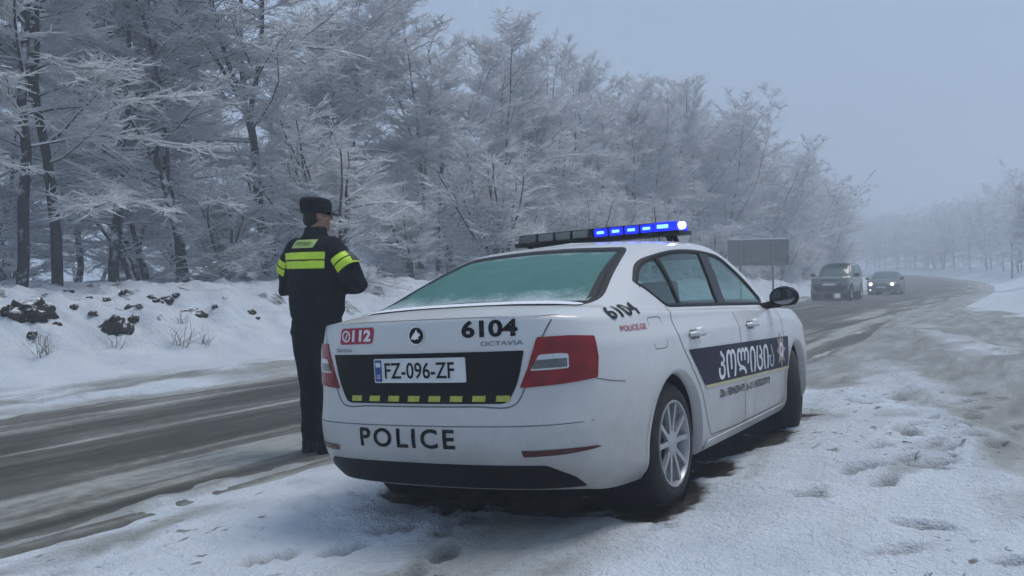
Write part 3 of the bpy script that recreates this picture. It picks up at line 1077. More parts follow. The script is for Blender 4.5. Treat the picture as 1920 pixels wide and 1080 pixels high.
def glass_material(name, tint, clear=.6, rough=.03):
    m, nt, b = new_mat(name)
    nt.nodes.remove(b)
    out = [n for n in nt.nodes if n.type == 'OUTPUT_MATERIAL'][0]
    tr_ = N(nt, 'ShaderNodeBsdfTransparent'); tr_.inputs[0].default_value = (*tint, 1)
    gl = N(nt, 'ShaderNodeBsdfGlossy'); gl.inputs['Roughness'].default_value = rough
    gl.inputs['Color'].default_value = (.85, .95, .95, 1)
    df = N(nt, 'ShaderNodeBsdfDiffuse'); df.inputs[0].default_value = (.12, .22, .21, 1)
    lw = N(nt, 'ShaderNodeFresnel'); lw.inputs[0].default_value = 1.5
    tc = nt.nodes.new('ShaderNodeTexCoord')
    nz = noise(nt, 5, 5, .65, tc.outputs['Object'])
    hz = ramp(nt, nz.outputs['Fac'], [(.35, (1 - clear) * .5), (.75, (1 - clear) * 1.5)]).outputs[0]
    m1 = N(nt, 'ShaderNodeMixShader'); nt.links.new(hz, m1.inputs[0]); nt.links.new(tr_.outputs[0], m1.inputs[1]); nt.links.new(df.outputs[0], m1.inputs[2])
    m2 = N(nt, 'ShaderNodeMixShader'); nt.links.new(lw.outputs[0], m2.inputs[0]); nt.links.new(m1.outputs[0], m2.inputs[1]); nt.links.new(gl.outputs[0], m2.inputs[2])
    nt.links.new(m2.outputs[0], out.inputs[0])
    return m

def frosted_rear_material():
    m, nt, b = new_mat('frosted_rear_glass')
    tc = nt.nodes.new('ShaderNodeTexCoord')
    sep = nt.nodes.new('ShaderNodeSeparateXYZ')
    nt.links.new(tc.outputs['Object'], sep.inputs[0])
    n1 = noise(nt, 6, 6, .7, tc.outputs['Object'], .5)
    n2 = noise(nt, 55, 4, .7, tc.outputs['Object'])
    base = ramp(nt, n1.outputs['Fac'], [(.3, (.042, .155, .142)), (.7, (.068, .215, .195))]).outputs[0]
    low = math_n(nt, 'MULTIPLY', math_n(nt, 'SUBTRACT', 1.155, sep.outputs[2]), 9.0)
    ed = math_n(nt, 'MULTIPLY', math_n(nt, 'SUBTRACT', math_n(nt, 'ABSOLUTE', sep.outputs[0]), .60), 2.5)
    top = math_n(nt, 'MULTIPLY', math_n(nt, 'SUBTRACT', sep.outputs[2], 1.345), 11.0)
    f = math_n(nt, 'MAXIMUM', math_n(nt, 'MAXIMUM', low, ed), top)
    f = math_n(nt, 'ADD', f, math_n(nt, 'MULTIPLY', math_n(nt, 'SUBTRACT', n1.outputs['Fac'], .5), 1.3))
    f = math_n(nt, 'ADD', f, math_n(nt, 'MULTIPLY', math_n(nt, 'SUBTRACT', n2.outputs['Fac'], .5), .9))
    fr = ramp(nt, f, [(.05, 0.0), (.75, .85)]).outputs[0]
    nt.links.new(mixc(nt, fr, base, (.62, .68, .72)), b.inputs['Base Color'])
    nt.links.new(ramp(nt, f, [(.0, .45), (.6, .8)]).outputs[0], b.inputs['Roughness'])
    b.inputs['Specular IOR Level'].default_value = .22
    bump(nt, b, n2.outputs['Fac'], .15, .004)
    return m

M_WHITE = paint_material('white_car_paint', (.67, .68, .68), .78)
M_BLACK = plain('black_plastic', (.006, .006, .007), .5, vary=.3, spec=.2)
M_GLOSSBLACK = plain('black_film', (.005, .0055, .008), .3, vary=.4, scale=4, spec=.2)
M_GAP = plain('panel_gap', (.16, .165, .17), .8)
M_RUBBER = plain('black_rubber', (.013, .013, .014), .8, vary=.35, scale=18, bumpy=.4)
M_SILVER = plain('silver_wheel_paint', (.42, .43, .45), .35, .35, vary=.22, scale=7)
M_DARKMETAL = plain('dark_metal', (.05, .05, .05), .5, .6)
M_CHROME = plain('chrome', (.72, .74, .76), .12, 1.0, vary=.05)
M_BADGE = plain('dull_chrome_badge', (.22, .23, .24), .35, .6)
M_RED = plain('tail_lamp_red', (.25, .003, .008), .25, vary=.3, scale=14, coat=.15, spec=.35)
M_DARKRED = plain('reflector_red', (.09, .006, .010), .2, vary=.3, scale=20)
M_BARCLEAR = plain('clear_bar_lens', (.20, .22, .22), .2, vary=.25, scale=20, spec=.4)
M_CLEAR = plain('clear_lamp_lens', (.62, .65, .66), .12, vary=.2, scale=20, coat=.5)
M_GREYLENS = plain('grey_lamp_lens', (.12, .13, .135), .18, vary=.3, scale=20, coat=.4)
M_INK = plain('black_lettering', (.006, .0065, .009), .6, spec=.2)
M_NAVY = plain('navy_stripe_film', (.018, .015, .042), .55, vary=.25, scale=5, spec=.2)
M_YEL = plain('yellow_reflective', (.50, .50, .07), .4, vary=.2, scale=30)
M_PALEYEL = plain('pale_yellow_line', (.55, .54, .28), .4)
M_WLETTER = plain('white_lettering', (.74, .75, .80), .45)
M_PLATE = plain('plate_white', (.72, .74, .74), .4, vary=.08)
M_PBLUE = plain('plate_blue', (.03, .08, .30), .4)
M_STRED = plain('sticker_red', (.42, .012, .035), .35, vary=.15)
M_PINK = plain('red_lettering', (.46, .06, .10), .5)
M_SEAT = plain('grey_seat_cloth', (.055, .058, .062), .9, vary=.3, scale=40)
M_SIDEGLASS = glass_material('side_glass', (.27, .45, .43), .82)
M_REARGLASS = frosted_rear_material()
M_SNOWBIT = plain('snow_crust', (.80, .83, .87), .8, vary=.06, scale=30, bumpy=.5)
M_BLUE = emit('blue_flash_lens', (.004, .012, .80), 1.5)
M_BLUEHOT = emit('blue_flash_led', (.12, .32, 1.0), 2.6)
M_WHITEHOT = emit('white_alley_lamp', (.85, .93, 1.0), 7.0)

CAR = empty('police_car')
CAR.matrix_world = (Matrix.Translation(CAR_T) @ Matrix.Rotation(-CAR_YAW, 4, 'Z') @ Matrix.Rotation(CAR_PITCH, 4, 'X')
                    @ Matrix.Rotation(-CAR_ROLL, 4, 'Y'))
tag(CAR, 'white police saloon with blue roof lights parked on the snowy shoulder beside the officer', 'police car')

def octavia_net():
    x0 = np.array([0, .35, .62, .765, .835, .875, .893, .902, .905, .905, .903, .898, .888, .845, .68, .36, 0])
    y0 = np.array([-1.055, -1.04, -.985, -.86, -.68, -.38, 0, .45, .95, 1.45, 1.95, 2.4, 2.85, 3.22, 3.46, 3.55, 3.575])
    wr = np.array([1, 1, 1, .8, .35, .1, 0, 0, 0, 0, 0, 0, 0, 0, 0, 0, 0])      # how much a column belongs to the rear
    wf = np.array([0] * 11 + [.05, .2, .6, .95, 1, 1])
    ws = 1 - wr - wf
    def row(zr, zs, zf, dw, dyr, dyf):
        x = x0 - dw * np.minimum(1, x0 / .5)
        y = y0 + dyr * wr + dyf * wf
        z = zr * wr + zf * wf + zs * ws
        return np.stack([x, y, z], 1)
    rows = [row(.235, .19, .19, .075, .10, -.10),
            row(.355, .26, .27, .022, .02, -.02),
            row(.45, .39, .40, .010, -.012, 0),
            row(.545, .52, .52, .002, -.012, .005),
            row(.645, .66, .60, .000, .012, .0),
            row(.78, .77, .66, .003, .016, -.02),
            row(.90, .882, .70, .010, .012, -.05),
            ]
    r7 = row(1.032, .962, .755, .042, .014, -.12)
    r7[4:7, 2] = (1.003, .985, .972)
    rows.append(r7)
    mk = lambda a: np.array(a, float)
    rows.append(mk([(0, -.80, 1.066), (.35, -.785, 1.064), (.60, -.735, 1.058), (.715, -.64, 1.052), (.79, -.49, 1.034), (.828, -.24, 1.018), (.845, .06, 1.003), (.852, .47, .993),
                    (.854, .95, .985), (.854, 1.42, .975), (.852, 1.9, .962), (.842, 2.32, .953), (.808, 2.66, .938), (.735, 2.88, .915), (.55, 3.05, .905), (.29, 3.12, .905), (0, 3.14, .905)]))
    rows.append(mk([(0, -.60, 1.096), (.35, -.585, 1.093), (.60, -.545, 1.083), (.70, -.46, 1.072), (.772, -.33, 1.058), (.803, -.10, 1.042), (.815, .15, 1.028), (.818, .5, 1.016),
                    (.82, .95, 1.006), (.82, 1.4, .996), (.82, 1.85, .984), (.805, 2.25, .978), (.77, 2.47, .985), (.70, 2.58, .993), (.50, 2.68, 1.003), (.26, 2.73, 1.009), (0, 2.745, 1.012)]))
    rows.append(mk([(0, -.16, 1.252), (.32, -.15, 1.25), (.54, -.115, 1.242), (.625, -.04, 1.231), (.69, .07, 1.22), (.725, .25, 1.215), (.740, .42, 1.210), (.748, .68, 1.205),
                    (.75, 1.0, 1.2), (.75, 1.35, 1.2), (.745, 1.68, 1.195), (.725, 1.98, 1.19), (.69, 2.12, 1.19), (.62, 2.2, 1.195), (.45, 2.27, 1.205), (.23, 2.31, 1.21), (0, 2.32, 1.212)]))
    rows.append(mk([(0, .30, 1.388), (.28, .305, 1.386), (.47, .325, 1.377), (.55, .36, 1.378), (.615, .43, 1.378), (.65, .55, 1.382), (.665, .68, 1.384), (.673, .85, 1.385),
                    (.675, 1.05, 1.386), (.674, 1.28, 1.383), (.664, 1.48, 1.372), (.642, 1.64, 1.36), (.605, 1.74, 1.353), (.54, 1.80, 1.35), (.38, 1.85, 1.362), (.2, 1.87, 1.368), (0, 1.875, 1.37)]))
    rows.append(mk([(0, .46, 1.420), (.24, .465, 1.418), (.41, .48, 1.412), (.485, .51, 1.412), (.545, .57, 1.414), (.575, .66, 1.417), (.592, .77, 1.420), (.600, .9, 1.422),
                    (.602, 1.07, 1.423), (.600, 1.25, 1.421), (.588, 1.42, 1.414), (.563, 1.55, 1.404), (.525, 1.63, 1.398), (.46, 1.68, 1.396), (.32, 1.73, 1.402), (.16, 1.745, 1.406), (0, 1.75, 1.408)]))
    yc = np.array([.62, .63, .66, .70, .74, .80, .87, .95, 1.06, 1.18, 1.28, 1.37, 1.43, 1.47, 1.50, 1.515, 1.52])
    xc = rows[-1][:, 0] * .45
    rows.append(np.stack([xc, yc, 1.447 - .006 * ((yc - 1.05) / .5) ** 2 + 0 * xc], 1))
    rows.append(np.stack([0 * yc, .9 * yc + .105, 1.457 - .004 * ((yc - 1.05) / .5) ** 2], 1))
    return np.stack(rows)

G = loft(octavia_net(), [8, 8, 8, 8, 9, 10, 11, 12, 12, 12, 11, 10, 9, 8, 8, 8], [3, 4, 5, 5, 6, 6, 6, 6, 7, 9, 9, 4, 5, 4], creases=(3, 6, 7))
B = Body(G)

# outlines, all in metres on the car: side views are (y, z), rear views (x, z)
DLO = densify(rounded([(-.06, 1.168, .015), (.13, 1.037, .05), (1.1, 1.018, .2), (2.06, .998, .03), (2.115, 1.03, .02), (1.82, 1.20, .3), (1.47, 1.335, .12), (1.0, 1.362, .25), (.55, 1.350, .2), (.17, 1.288, .15)], n=4), .03)
REARGL = densify(rounded([(-.685, 1.070, .06), (0, 1.098, .3), (.685, 1.070, .06), (.525, 1.376, .05), (0, 1.402, .3), (-.525, 1.376, .05)], n=5), .03)
WSCREEN = densify(rounded([(-.66, 1.025, .05), (0, 1.045, .3), (.66, 1.025, .05), (.52, 1.335, .05), (0, 1.355, .3), (-.52, 1.335, .05)], n=4), .04)
def circ(cy_, cz, r, a0=-50, a1=230, n=48):
    p = [(cy_ + r * math.cos(R(a0 + (a1 - a0) * k / n)), cz + r * math.sin(R(a0 + (a1 - a0) * k / n))) for k in range(n + 1)]
    return densify(np.array(p), .03)
ARCH_R, ARCH_F = circ(0, .325, .368), circ(2.686, .325, .368)
RDOOR = [(.13, 1.05), (1.16, 1.03), (1.20, .60), (1.22, .255), (.55, .255), (.47, .36), (.40, .52), (.24, .70), (.10, .86), (.06, .96)]
FDOOR = [(1.16, 1.03), (2.16, 1.0), (2.26, .90), (2.30, .62), (2.27, .36), (2.22, .255), (1.22, .255), (1.20, .60)]
TAILG = [(-.66, 1.04), (.66, 1.04), (.62, .93), (.545, .72), (.46, .638), (-.46, .638), (-.545, .72), (-.62, .93)]
RBUMP = [(-1, .25), (1, .25), (1, .545), (.80, .66), (.50, .62), (-.50, .62), (-.80, .66), (-1, .545)]

for pr in ('right', 'left'):
    B.hole(DLO, pr); B.hole(ARCH_R, pr); B.hole(ARCH_F, pr)
B.hole(REARGL, 'rear'); B.hole(WSCREEN, 'front')
k_tail = B.panel('tailgate', TAILG, 'rear')
k_bump = B.panel('rear_bumper', RBUMP, 'rear')
k_doors = [(B.panel('rear_door', RDOOR, pr), B.panel('front_door', FDOOR, pr)) for pr in ('right', 'left')]
body = B.build(0, 'body', M_WHITE, CAR)
tailgate = B.build(k_tail, 'tailgate', M_WHITE, CAR)
bumper = B.build(k_bump, 'rear_bumper', M_WHITE, CAR)

# ---- rear end
rear_glass = B.patch('rear_window', REARGL, 'rear', M_REARGLASS, CAR, -.004, .05)
B.rim('window_seal', REARGL, 'rear', M_BLACK, rear_glass, .020, .005, .003)
for sg_ in (-1, 1):
    B.patch('window_band', [(sg_ * .683, 1.073), (sg_ * .520, 1.375), (sg_ * .478, 1.378), (sg_ * .632, 1.078)], 'rear', M_BLACK, rear_glass, -.0025, .04)
panel_pts = densify(rounded([(-.548, .880, .01), (.548, .880, .01), (.515, .74, .05), (.462, .642, .035), (-.462, .642, .035), (-.515, .74, .05)], n=4), .05)
B.patch('black_panel', panel_pts, 'rear', M_GLOSSBLACK, tailgate, .003, .05)
for k in range(8):
    u = -.395 + .119 * k
    w_ = .033
    B.patch('reflective_dash', [(u - w_, .652), (u + w_, .652), (u + w_ + .004, .679), (u - w_ + .004, .679)], 'rear', M_YEL, tailgate, .0048, .05)
plate = B.patch('number_plate', rounded([(-.262, .742), (.262, .742), (.262, .858), (-.262, .858)], .008, 3), 'rear', M_PLATE, CAR, .012, .2, .006)
B.patch('blue_band', [(-.256, .748), (-.214, .748), (-.214, .852), (-.256, .852)], 'rear', M_PBLUE, plate, .0135, .2)
B.patch('plate_lettering', place_bm(text_bm('FZ-096-ZF', bold=.012, w=.40, h=.078), .005, .80), 'rear', M_INK, plate, .0140, .3)
B.patch('plate_lettering', place_bm(text_bm('GE', bold=.01, w=.024, h=.020), -.235, .772), 'rear', M_WLETTER, plate, .0146, .3)
fl = B.patch('country_flag', [(-.250, .818), (-.220, .818), (-.220, .840), (-.250, .840)], 'rear', M_WLETTER, plate, .0146, .3)
B.patch('number_lettering', place_bm(text_bm('6104', bold=.035, w=.275, h=.080), .385, .985), 'rear', M_INK, tailgate, .003, .05)
B.patch('model_lettering', place_bm(text_bm('OCTAVIA', bold=.01, w=.205, h=.021), (.445), .916), 'rear', M_BADGE, tailgate, .004, .05)
B.patch('maker_lettering', place_bm(text_bm('\u0160KODA', bold=.012, w=.115, h=.022), -.468, .903), 'rear', M_BADGE, tailgate, .004, .05)
stk = B.patch('emergency_sticker', rounded([(-.500, .930), (-.272, .932), (-.258, 1.012), (-.486, 1.010)], .018, 4), 'rear', M_STRED, tailgate, .003, .05)
B.patch('sticker_lettering', place_bm(text_bm('112', bold=.045, w=.130, h=.058, shear=.1), -.347, .972), 'rear', M_WLETTER, stk, .0042, .05)
bm = bmesh.new()
for a0 in range(0, 360, 30):                                     # dial ring of the handset mark
    q = [( .030 * math.cos(R(a0)), .030 * math.sin(R(a0))), (.030 * math.cos(R(a0 + 30)), .030 * math.sin(R(a0 + 30))),
         (.021 * math.cos(R(a0 + 30)), .021 * math.sin(R(a0 + 30))), (.021 * math.cos(R(a0)), .021 * math.sin(R(a0)))]
    bm.faces.new([bm.verts.new((-.452 + x, .971 + y, 0)) for x, y in q])
bm.faces.new([bm.verts.new((-.452 + x, .971 + y, 0)) for x, y in ((-.010, -.014), (-.003, -.016), (.012, .010), (.006, .016))])
B.patch('handset_mark', bm, 'rear', M_WLETTER, stk, .0042, .05)
# round badge: black ring and disc with a silver winged arrow
ring = lambda r, cx=0, cz=.964, n=28: [(cx + r * math.cos(2 * math.pi * k / n), cz + r * math.sin(2 * math.pi * k / n)) for k in range(n)]
badge = B.patch('badge', ring(.044), 'rear', M_CHROME, tailgate, .006, .2, .004)
B.patch('badge_disc', ring(.039), 'rear', M_INK, badge, .0085, .2)
B.patch('winged_arrow', [(-.030, .944), (-.022, .962), (-.006, .978), (.004, .994), (.010, .978), (.026, .970), (.020, .960), (.012, .958), (.016, .946), (.004, .950), (-.008, .943), (-.018, .950)], 'rear', M_CHROME, badge, .0105, .2)
B.patch('police_lettering', place_bm(text_bm('POLICE', bold=.022, w=.56, h=.092, space=1.25), -.082, .482), 'rear', M_INK, bumper, .003, .05)
B.patch('lower_trim', densify(rounded([(-.72, .245, .01), (.72, .245, .01), (.70, .30, .02), (.615, .362, .02), (-.615, .362, .02), (-.70, .30, .02)], n=3), .05), 'rear', M_BLACK, bumper, .006, .06, .01)
B.line('panel_gap', [(-.79, .548), (-.5, .543), (0, .541), (.5, .543), (.79, .548)], 'rear', M_GAP, bumper, .005)
B.line('tailgate_gap', [(-.665, 1.030), (-.625, .935), (-.585, .83), (-.545, .715), (-.49, .634), (-.3, .630), (0, .629), (.3, .630), (.49, .634), (.545, .715), (.585, .83), (.625, .935), (.665, 1.030)], 'rear', M_GAP, tailgate, .007, sm=5)
B.line('tailgate_gap', [(-.665, 1.030), (-.4, 1.034), (0, 1.036), (.4, 1.034), (.665, 1.030)], 'rear', M_GAP, tailgate, .004)

CXL = (.30, -.35)
def lamp_uv(pts, sgn):
    out = []
    for x, y, z in pts:
        a = math.atan2(y - CXL[1], x - CXL[0])
        out.append((a if sgn > 0 else math.pi - a if a >= 0 else -math.pi - a, z))
    return out
for sgn in (1, -1):
    pr = (CXL[0] * sgn, CXL[1])
    outl = lamp_uv([(.612, -.99, .936), (.735, -.915, .936), (.825, -.80, .926), (.832, -.79, .83), (.825, -.80, .738), (.70, -.945, .722), (.532, -1.035, .712), (.568, -1.01, .80)], sgn)
    if sgn < 0: outl = outl[::-1]
    lampo = B.patch('tail_lamp', densify(rounded(outl, .012, 3), .03), pr, M_RED, CAR, .007, .03, .01, scale_u=2.0)
    tag(lampo, 'red right tail lamp with clear centre strip' if sgn > 0 else 'red left tail lamp with clear centre strip, mostly hidden by the officer side')
    st = lamp_uv([(.612, -.975, .858), (.70, -.93, .860), (.728, -.912, .855), (.728, -.912, .792), (.69, -.94, .790), (.578, -1.0, .788)], sgn)
    B.patch('clear_strip', rounded(st, .01, 3), pr, M_CLEAR, lampo, .0085, .03, scale_u=2.0)
    st2 = lamp_uv([(.598, -.985, .834), (.722, -.915, .838), (.722, -.915, .798), (.584, -.995, .795)], sgn)
    B.patch('indicator_lens', rounded(st2, .008, 3), pr, M_GREYLENS, lampo, .0098, .03, scale_u=2.0)
    refl = lamp_uv([(.525, -1.03, .434), (.70, -.95, .436), (.815, -.82, .434), (.832, -.80, .424), (.70, -.95, .410), (.535, -1.03, .404)], sgn)
    B.patch('bumper_reflector', rounded(refl, .006, 2), pr, M_DARKRED, bumper, .004, .03, scale_u=2.0)
    seam = lamp_uv([(.822, -.81, .735), (.84, -.70, .715), (.85, -.58, .70)], sgn)
    B.line('panel_gap', seam, pr, M_GAP, bumper, .005)

# ---- sides
mtav = lambda s: ''.join(chr(ord(c) + 0x0BC0) if 0x10D0 <= ord(c) <= 0x10FA else c for c in s)   # the capital forms
for si, pr in enumerate(('right', 'left')):
    sg_ = 1 if si == 0 else -1
    kr, kf = k_doors[si]
    rd = B.build(kr, 'rear_door', M_WHITE, CAR)
    fd = B.build(kf, 'front_door', M_WHITE, CAR)
    tag(rd, pr + ' rear door'); tag(fd, pr + ' front door')
    B.rim('window_seal', DLO, pr, M_BLACK, CAR, .014, .010, .004)
    def clip(a, b):                                             # the slice of the window band between two y values
        bm_ = bmesh.new()
        bm_.faces.new([bm_.verts.new((p[0], p[1], 0)) for p in DLO])
        for y_, nrm_ in ((a, 1), (b, -1)):
            bmesh.ops.bisect_plane(bm_, geom=bm_.verts[:] + bm_.edges[:] + bm_.faces[:], plane_co=(y_, 0, 0), plane_no=(-nrm_, 0, 0), clear_outer=True, dist=1e-6)
        return bm_
    B.patch('quarter_window', clip(-.3, .345), pr, M_SIDEGLASS, rd, -.006, .06)
    B.patch('window_pane', clip(.375, 1.06), pr, M_SIDEGLASS, rd, -.006, .06)
    B.patch('window_pane', clip(1.20, 2.3), pr, M_SIDEGLASS, fd, -.006, .06)
    B.patch('window_divider', clip(.34, .38), pr, M_BLACK, rd, .001, .06, .02)
    B.patch('door_pillar', clip(1.05, 1.21), pr, M_GLOSSBLACK, CAR, .002, .06, .02)
    B.line('door_gap', [(.12, 1.035), (.07, .96), (.10, .86), (.22, .715), (.37, .56), (.46, .40), (.53, .285)], pr, M_GAP, rd, .007, sm=6)
    B.line('door_gap', [(1.155, 1.015), (1.185, .80), (1.205, .60), (1.22, .40), (1.22, .275)], pr, M_GAP, fd, .007)
    B.line('door_gap', [(2.16, .985), (2.27, .88), (2.30, .62), (2.28, .40), (2.23, .275)], pr, M_GAP, fd, .007)
    B.line('door_gap', [(.53, .285), (1.0, .272), (1.6, .272), (2.23, .275)], pr, M_GAP, fd, .006)
    for hy, d_ in ((.33, rd), (1.43, fd)):                      # pull handles
        p0 = B.on(pr, hy - .085, .872); p1 = B.on(pr, hy + .085, .868)
        cup = rounded([(hy - .075, .845), (hy + .075, .842), (hy + .075, .892), (hy - .075, .895)], .025, 5)
        B.patch('handle_recess', cup, pr, M_GAP, d_, .0015, .05)
        h = tube('door_handle', [p0 + Vector((.004 * sg_, 0, 0)), p0 + Vector((.034 * sg_, .02, .003)), p1 + Vector((.036 * sg_, -.03, .003)), p1 + Vector((.004 * sg_, 0, 0))], [.012, .015, .015, .012], M_WHITE, d_, 8)
        if si == 0:
            tube('snow_on_handle', [p0 + Vector((.030, .03, .020)), (p0 + p1) / 2 + Vector((.034, 0, .025)), p1 + Vector((.030, -.04, .019))], [.012, .017, .010], M_SNOWBIT, h, 7)
    B.patch('sill_trim', densify(rounded([(.45, .215), (2.2, .215), (2.25, .262), (.48, .262)], .02, 3), .08), pr, M_WHITE, CAR, .012, .1, .01)
    # wheel arch lips and liners
    for cy_ in (0, 2.686):
        P_ = circ(cy_, .325, .350, -22 if cy_ == 0 else -22, 202, 40)
        P_ = np.array([(cy_ + .369 * math.cos(R(-25 + 230 * k / 40)), .325 + .369 * math.sin(R(-25 + 230 * k / 40))) for k in range(41)])
        V_, F_ = [], []
        for (yy, zz) in P_:
            a = B.on(pr, yy, zz, .0015)
            if a is None: continue
            b_ = Vector((a.x - .05 * sg_, cy_ + (yy - cy_) * .97, .325 + (zz - .325) * .97))
            o_ = B.on(pr, cy_ + (yy - cy_) * 1.06, .325 + (zz - .325) * 1.06, .0015) or a
            V_ += [o_, a + Vector((.004 * sg_, 0, 0)), b_]
        n_ = len(V_) // 3
        F_ = [(3 * i + k, 3 * i + k + 1, 3 * i + 4 + k, 3 * i + 3 + k) for i in range(n_ - 1) for k in range(2)]
        pydata('arch_lip', V_, F_, M_WHITE, CAR, True)
        lathe('wheel_well', [(.84 * sg_, .370), (.84 * sg_, .374), (.50 * sg_, .376), (.48 * sg_, .02)], M_BLACK, CAR, 40).location = (0, cy_, .325)
    # mirror
    mi = Vector((.985 * sg_, 2.02, 1.035))
    bm = bmesh.new()
    bmesh.ops.create_uvsphere(bm, u_segments=20, v_segments=12, radius=1.0, matrix=Matrix.Translation(mi) @ Matrix.Diagonal((.105, .075, .078, 1)))
    for v in bm.verts:
        if v.co.y < mi.y - .035: v.co.y = mi.y - .035
        if v.co.z < mi.z - .055: v.co.z = mi.z - .055 - (mi.z - .055 - v.co.z) * .3
    mo = bm_link('mirror', bm, M_BLACK, CAR, True, 40)
    bm = bmesh.new()
    bmesh.ops.create_circle(bm, cap_ends=True, segments=20, radius=1.0, matrix=Matrix.Translation(mi + Vector((0, -.0365, .004))) @ Matrix.Rotation(R(90), 4, 'X') @ Matrix.Diagonal((.085, .055, 1, 1)))
    bm_link('mirror_glass', bm, plain('mirror_glass', (.25, .28, .3), .05, 1.0, vary=.05), mo)
    tube('mirror_arm', [mi + Vector((-.03 * sg_, 0, -.04)), mi + Vector((-.17 * sg_, .02, -.06))], [.03, .024], M_BLACK, mo)
    # head lamp, seen only as a sliver over the wing
    B.patch('head_lamp', rounded([(3.02, .80), (3.34, .70), (3.30, .62), (3.08, .70)], .03, 4), pr, M_CLEAR, CAR, .004, .05)
    # livery
    flip = si == 1
    stripe = densify(rounded([(.205, .792, .01), (2.42, .742, .01), (2.395, .522, .01), (.43, .576, .01)], n=2), .06)
    sp = B.patch('livery_stripe', stripe, pr, M_NAVY, CAR, .0032, .06)
    B.patch('yellow_line', [(.43, .574), (2.395, .520), (2.394, .504), (.445, .557)], pr, M_PALEYEL, sp, .0032, .08)
    sl = -.024
    B.patch('stripe_lettering', place_bm(text_bm(mtav('\u10de\u10dd\u10da\u10d8\u10ea\u10d8\u10d0'), bold=.016, w=1.27, h=.170), 1.31, .650, 0, flip, sl * (1 if not flip else -1)), pr, M_WLETTER, sp, .0046, .05)
    for word, wy, ww in (('\u10e3\u10e1\u10d0\u10e4\u10e0\u10d7\u10ee\u10dd', .94, .50), ('\u10e1\u10d0\u10e5\u10d0\u10e0\u10d7\u10d5\u10d4\u10da\u10dd', 1.53, .58)):
        if flip: wy = 2.47 - wy
        B.patch('motto_lettering', place_bm(text_bm(mtav(word), bold=.018, w=ww, h=.048), wy, .486 + sl * (wy - 1.24), 0, flip, sl * (1 if not flip else -1)), pr, M_INK, CAR, .0035, .05)
    star = [(2.17 + (.135 if k % 2 == 0 else .075) * math.cos(R(90 + 22.5 * k)), .655 + (.135 if k % 2 == 0 else .075) * math.sin(R(90 + 22.5 * k))) for k in range(16)]
    em = B.patch('star_emblem', star, pr, plain('emblem_bronze_' + pr, (.30, .25, .23), .4, vary=.3, scale=25), sp, .0046, .06)
    B.patch('emblem_centre', ring(.055, 2.17, .655), pr, M_WLETTER, em, .0058, .06)
    B.patch('emblem_shield', [(2.145, .68), (2.195, .68), (2.195, .65), (2.17, .622), (2.145, .65)], pr, M_STRED, em, .0068, .06)
    B.patch('side_number', place_bm(text_bm('6104', bold=.016, w=.32, h=.086), -.45, .142, 0, flip), ('tilt', sg_), M_INK, CAR, .005, .015)
    B.patch('web_lettering', place_bm(text_bm('POLICE.GE', bold=.015, w=.27, h=.028), -.42, .945, 0, flip), pr, M_PINK, CAR, .0035, .02)
    if si == 0:
        fy, fz = -.16, .905
        B.line('fuel_flap_gap', rounded([(fy - .085, fz - .08), (fy + .085, fz - .08), (fy + .085, fz + .08), (fy - .085, fz + .08)], .03, 4).tolist() + [(fy - .055, fz - .08)], pr, M_GAP, CAR, .004, sm=0)

# ---- wheels
def wheel(x, y, steer, sgn):
    w = empty('wheel', (x, y, .318), (0, 0, steer), CAR)
    r, hw = .318, .102
    lathe('tyre', [(-hw + .02, .215), (-hw + .004, .235), (-hw, .262), (-hw + .012, .292), (-hw + .03, .310), (-.05, r), (-.012, r), (-.010, r - .008), (.010, r - .008), (.012, r), (.05, r), (hw - .03, .310), (hw - .012, .292), (hw, .262), (hw - .004, .235), (hw - .02, .215)], M_RUBBER, w, 56)
    e = hw * sgn
    rim = lathe('rim', [(e - .012 * sgn, .226), (e - .002 * sgn, .224), (e - .004 * sgn, .214), (e - .020 * sgn, .207), (e - .085 * sgn, .198), (e - .088 * sgn, .02)], M_SILVER, w, 56)
    lathe('brake_disc', [(e - .070 * sgn, .155), (e - .068 * sgn, .02)], M_DARKMETAL, w, 40)
    bm = bmesh.new()
    for k in range(5):                                           # five pairs of tapering spokes
        for o in (-13, 13):
            a = R(72 * k + o + 18)
            a1 = R(72 * k + o * 1.25 + 18)
            V_ = []
            for rr_, ww, hx in ((.045, .030, -.020), (.125, .022, -.014), (.209, .027, -.010)):
                aa = a + (a1 - a) * (rr_ / .2)
                c, s = math.cos(aa), math.sin(aa)
                for (tt, dx) in ((-ww / 2, 0), (ww / 2, 0), (ww / 2, -.022), (-ww / 2, -.022)):
                    V_.append(bm.verts.new((e + (hx + dx) * sgn, c * rr_ - s * tt, s * rr_ + c * tt)))
            for j in range(2):
                for q in range(4):
                    bm.faces.new([V_[j * 4 + q], V_[j * 4 + (q + 1) % 4], V_[j * 4 + 4 + (q + 1) % 4], V_[j * 4 + 4 + q]])
    bmesh.ops.recalc_face_normals(bm, faces=bm.faces[:])
    bm_link('spokes', bm, M_SILVER, w, True, 30)
    lathe('hub_cap', [(e - .040 * sgn, .066), (e - .018 * sgn, .064), (e - .012 * sgn, .045), (e - .010 * sgn, .0)], M_SILVER, w, 24)
    return w
tag(wheel(.768, 0, 0, 1), 'right rear wheel with silver paired-spoke rim')
tag(wheel(.775, 2.686, R(20), 1), 'right front wheel, turned on its lock')
tag(wheel(-.768, 0, 0, -1), 'left rear wheel')
tag(wheel(-.775, 2.686, R(20), -1), 'left front wheel')

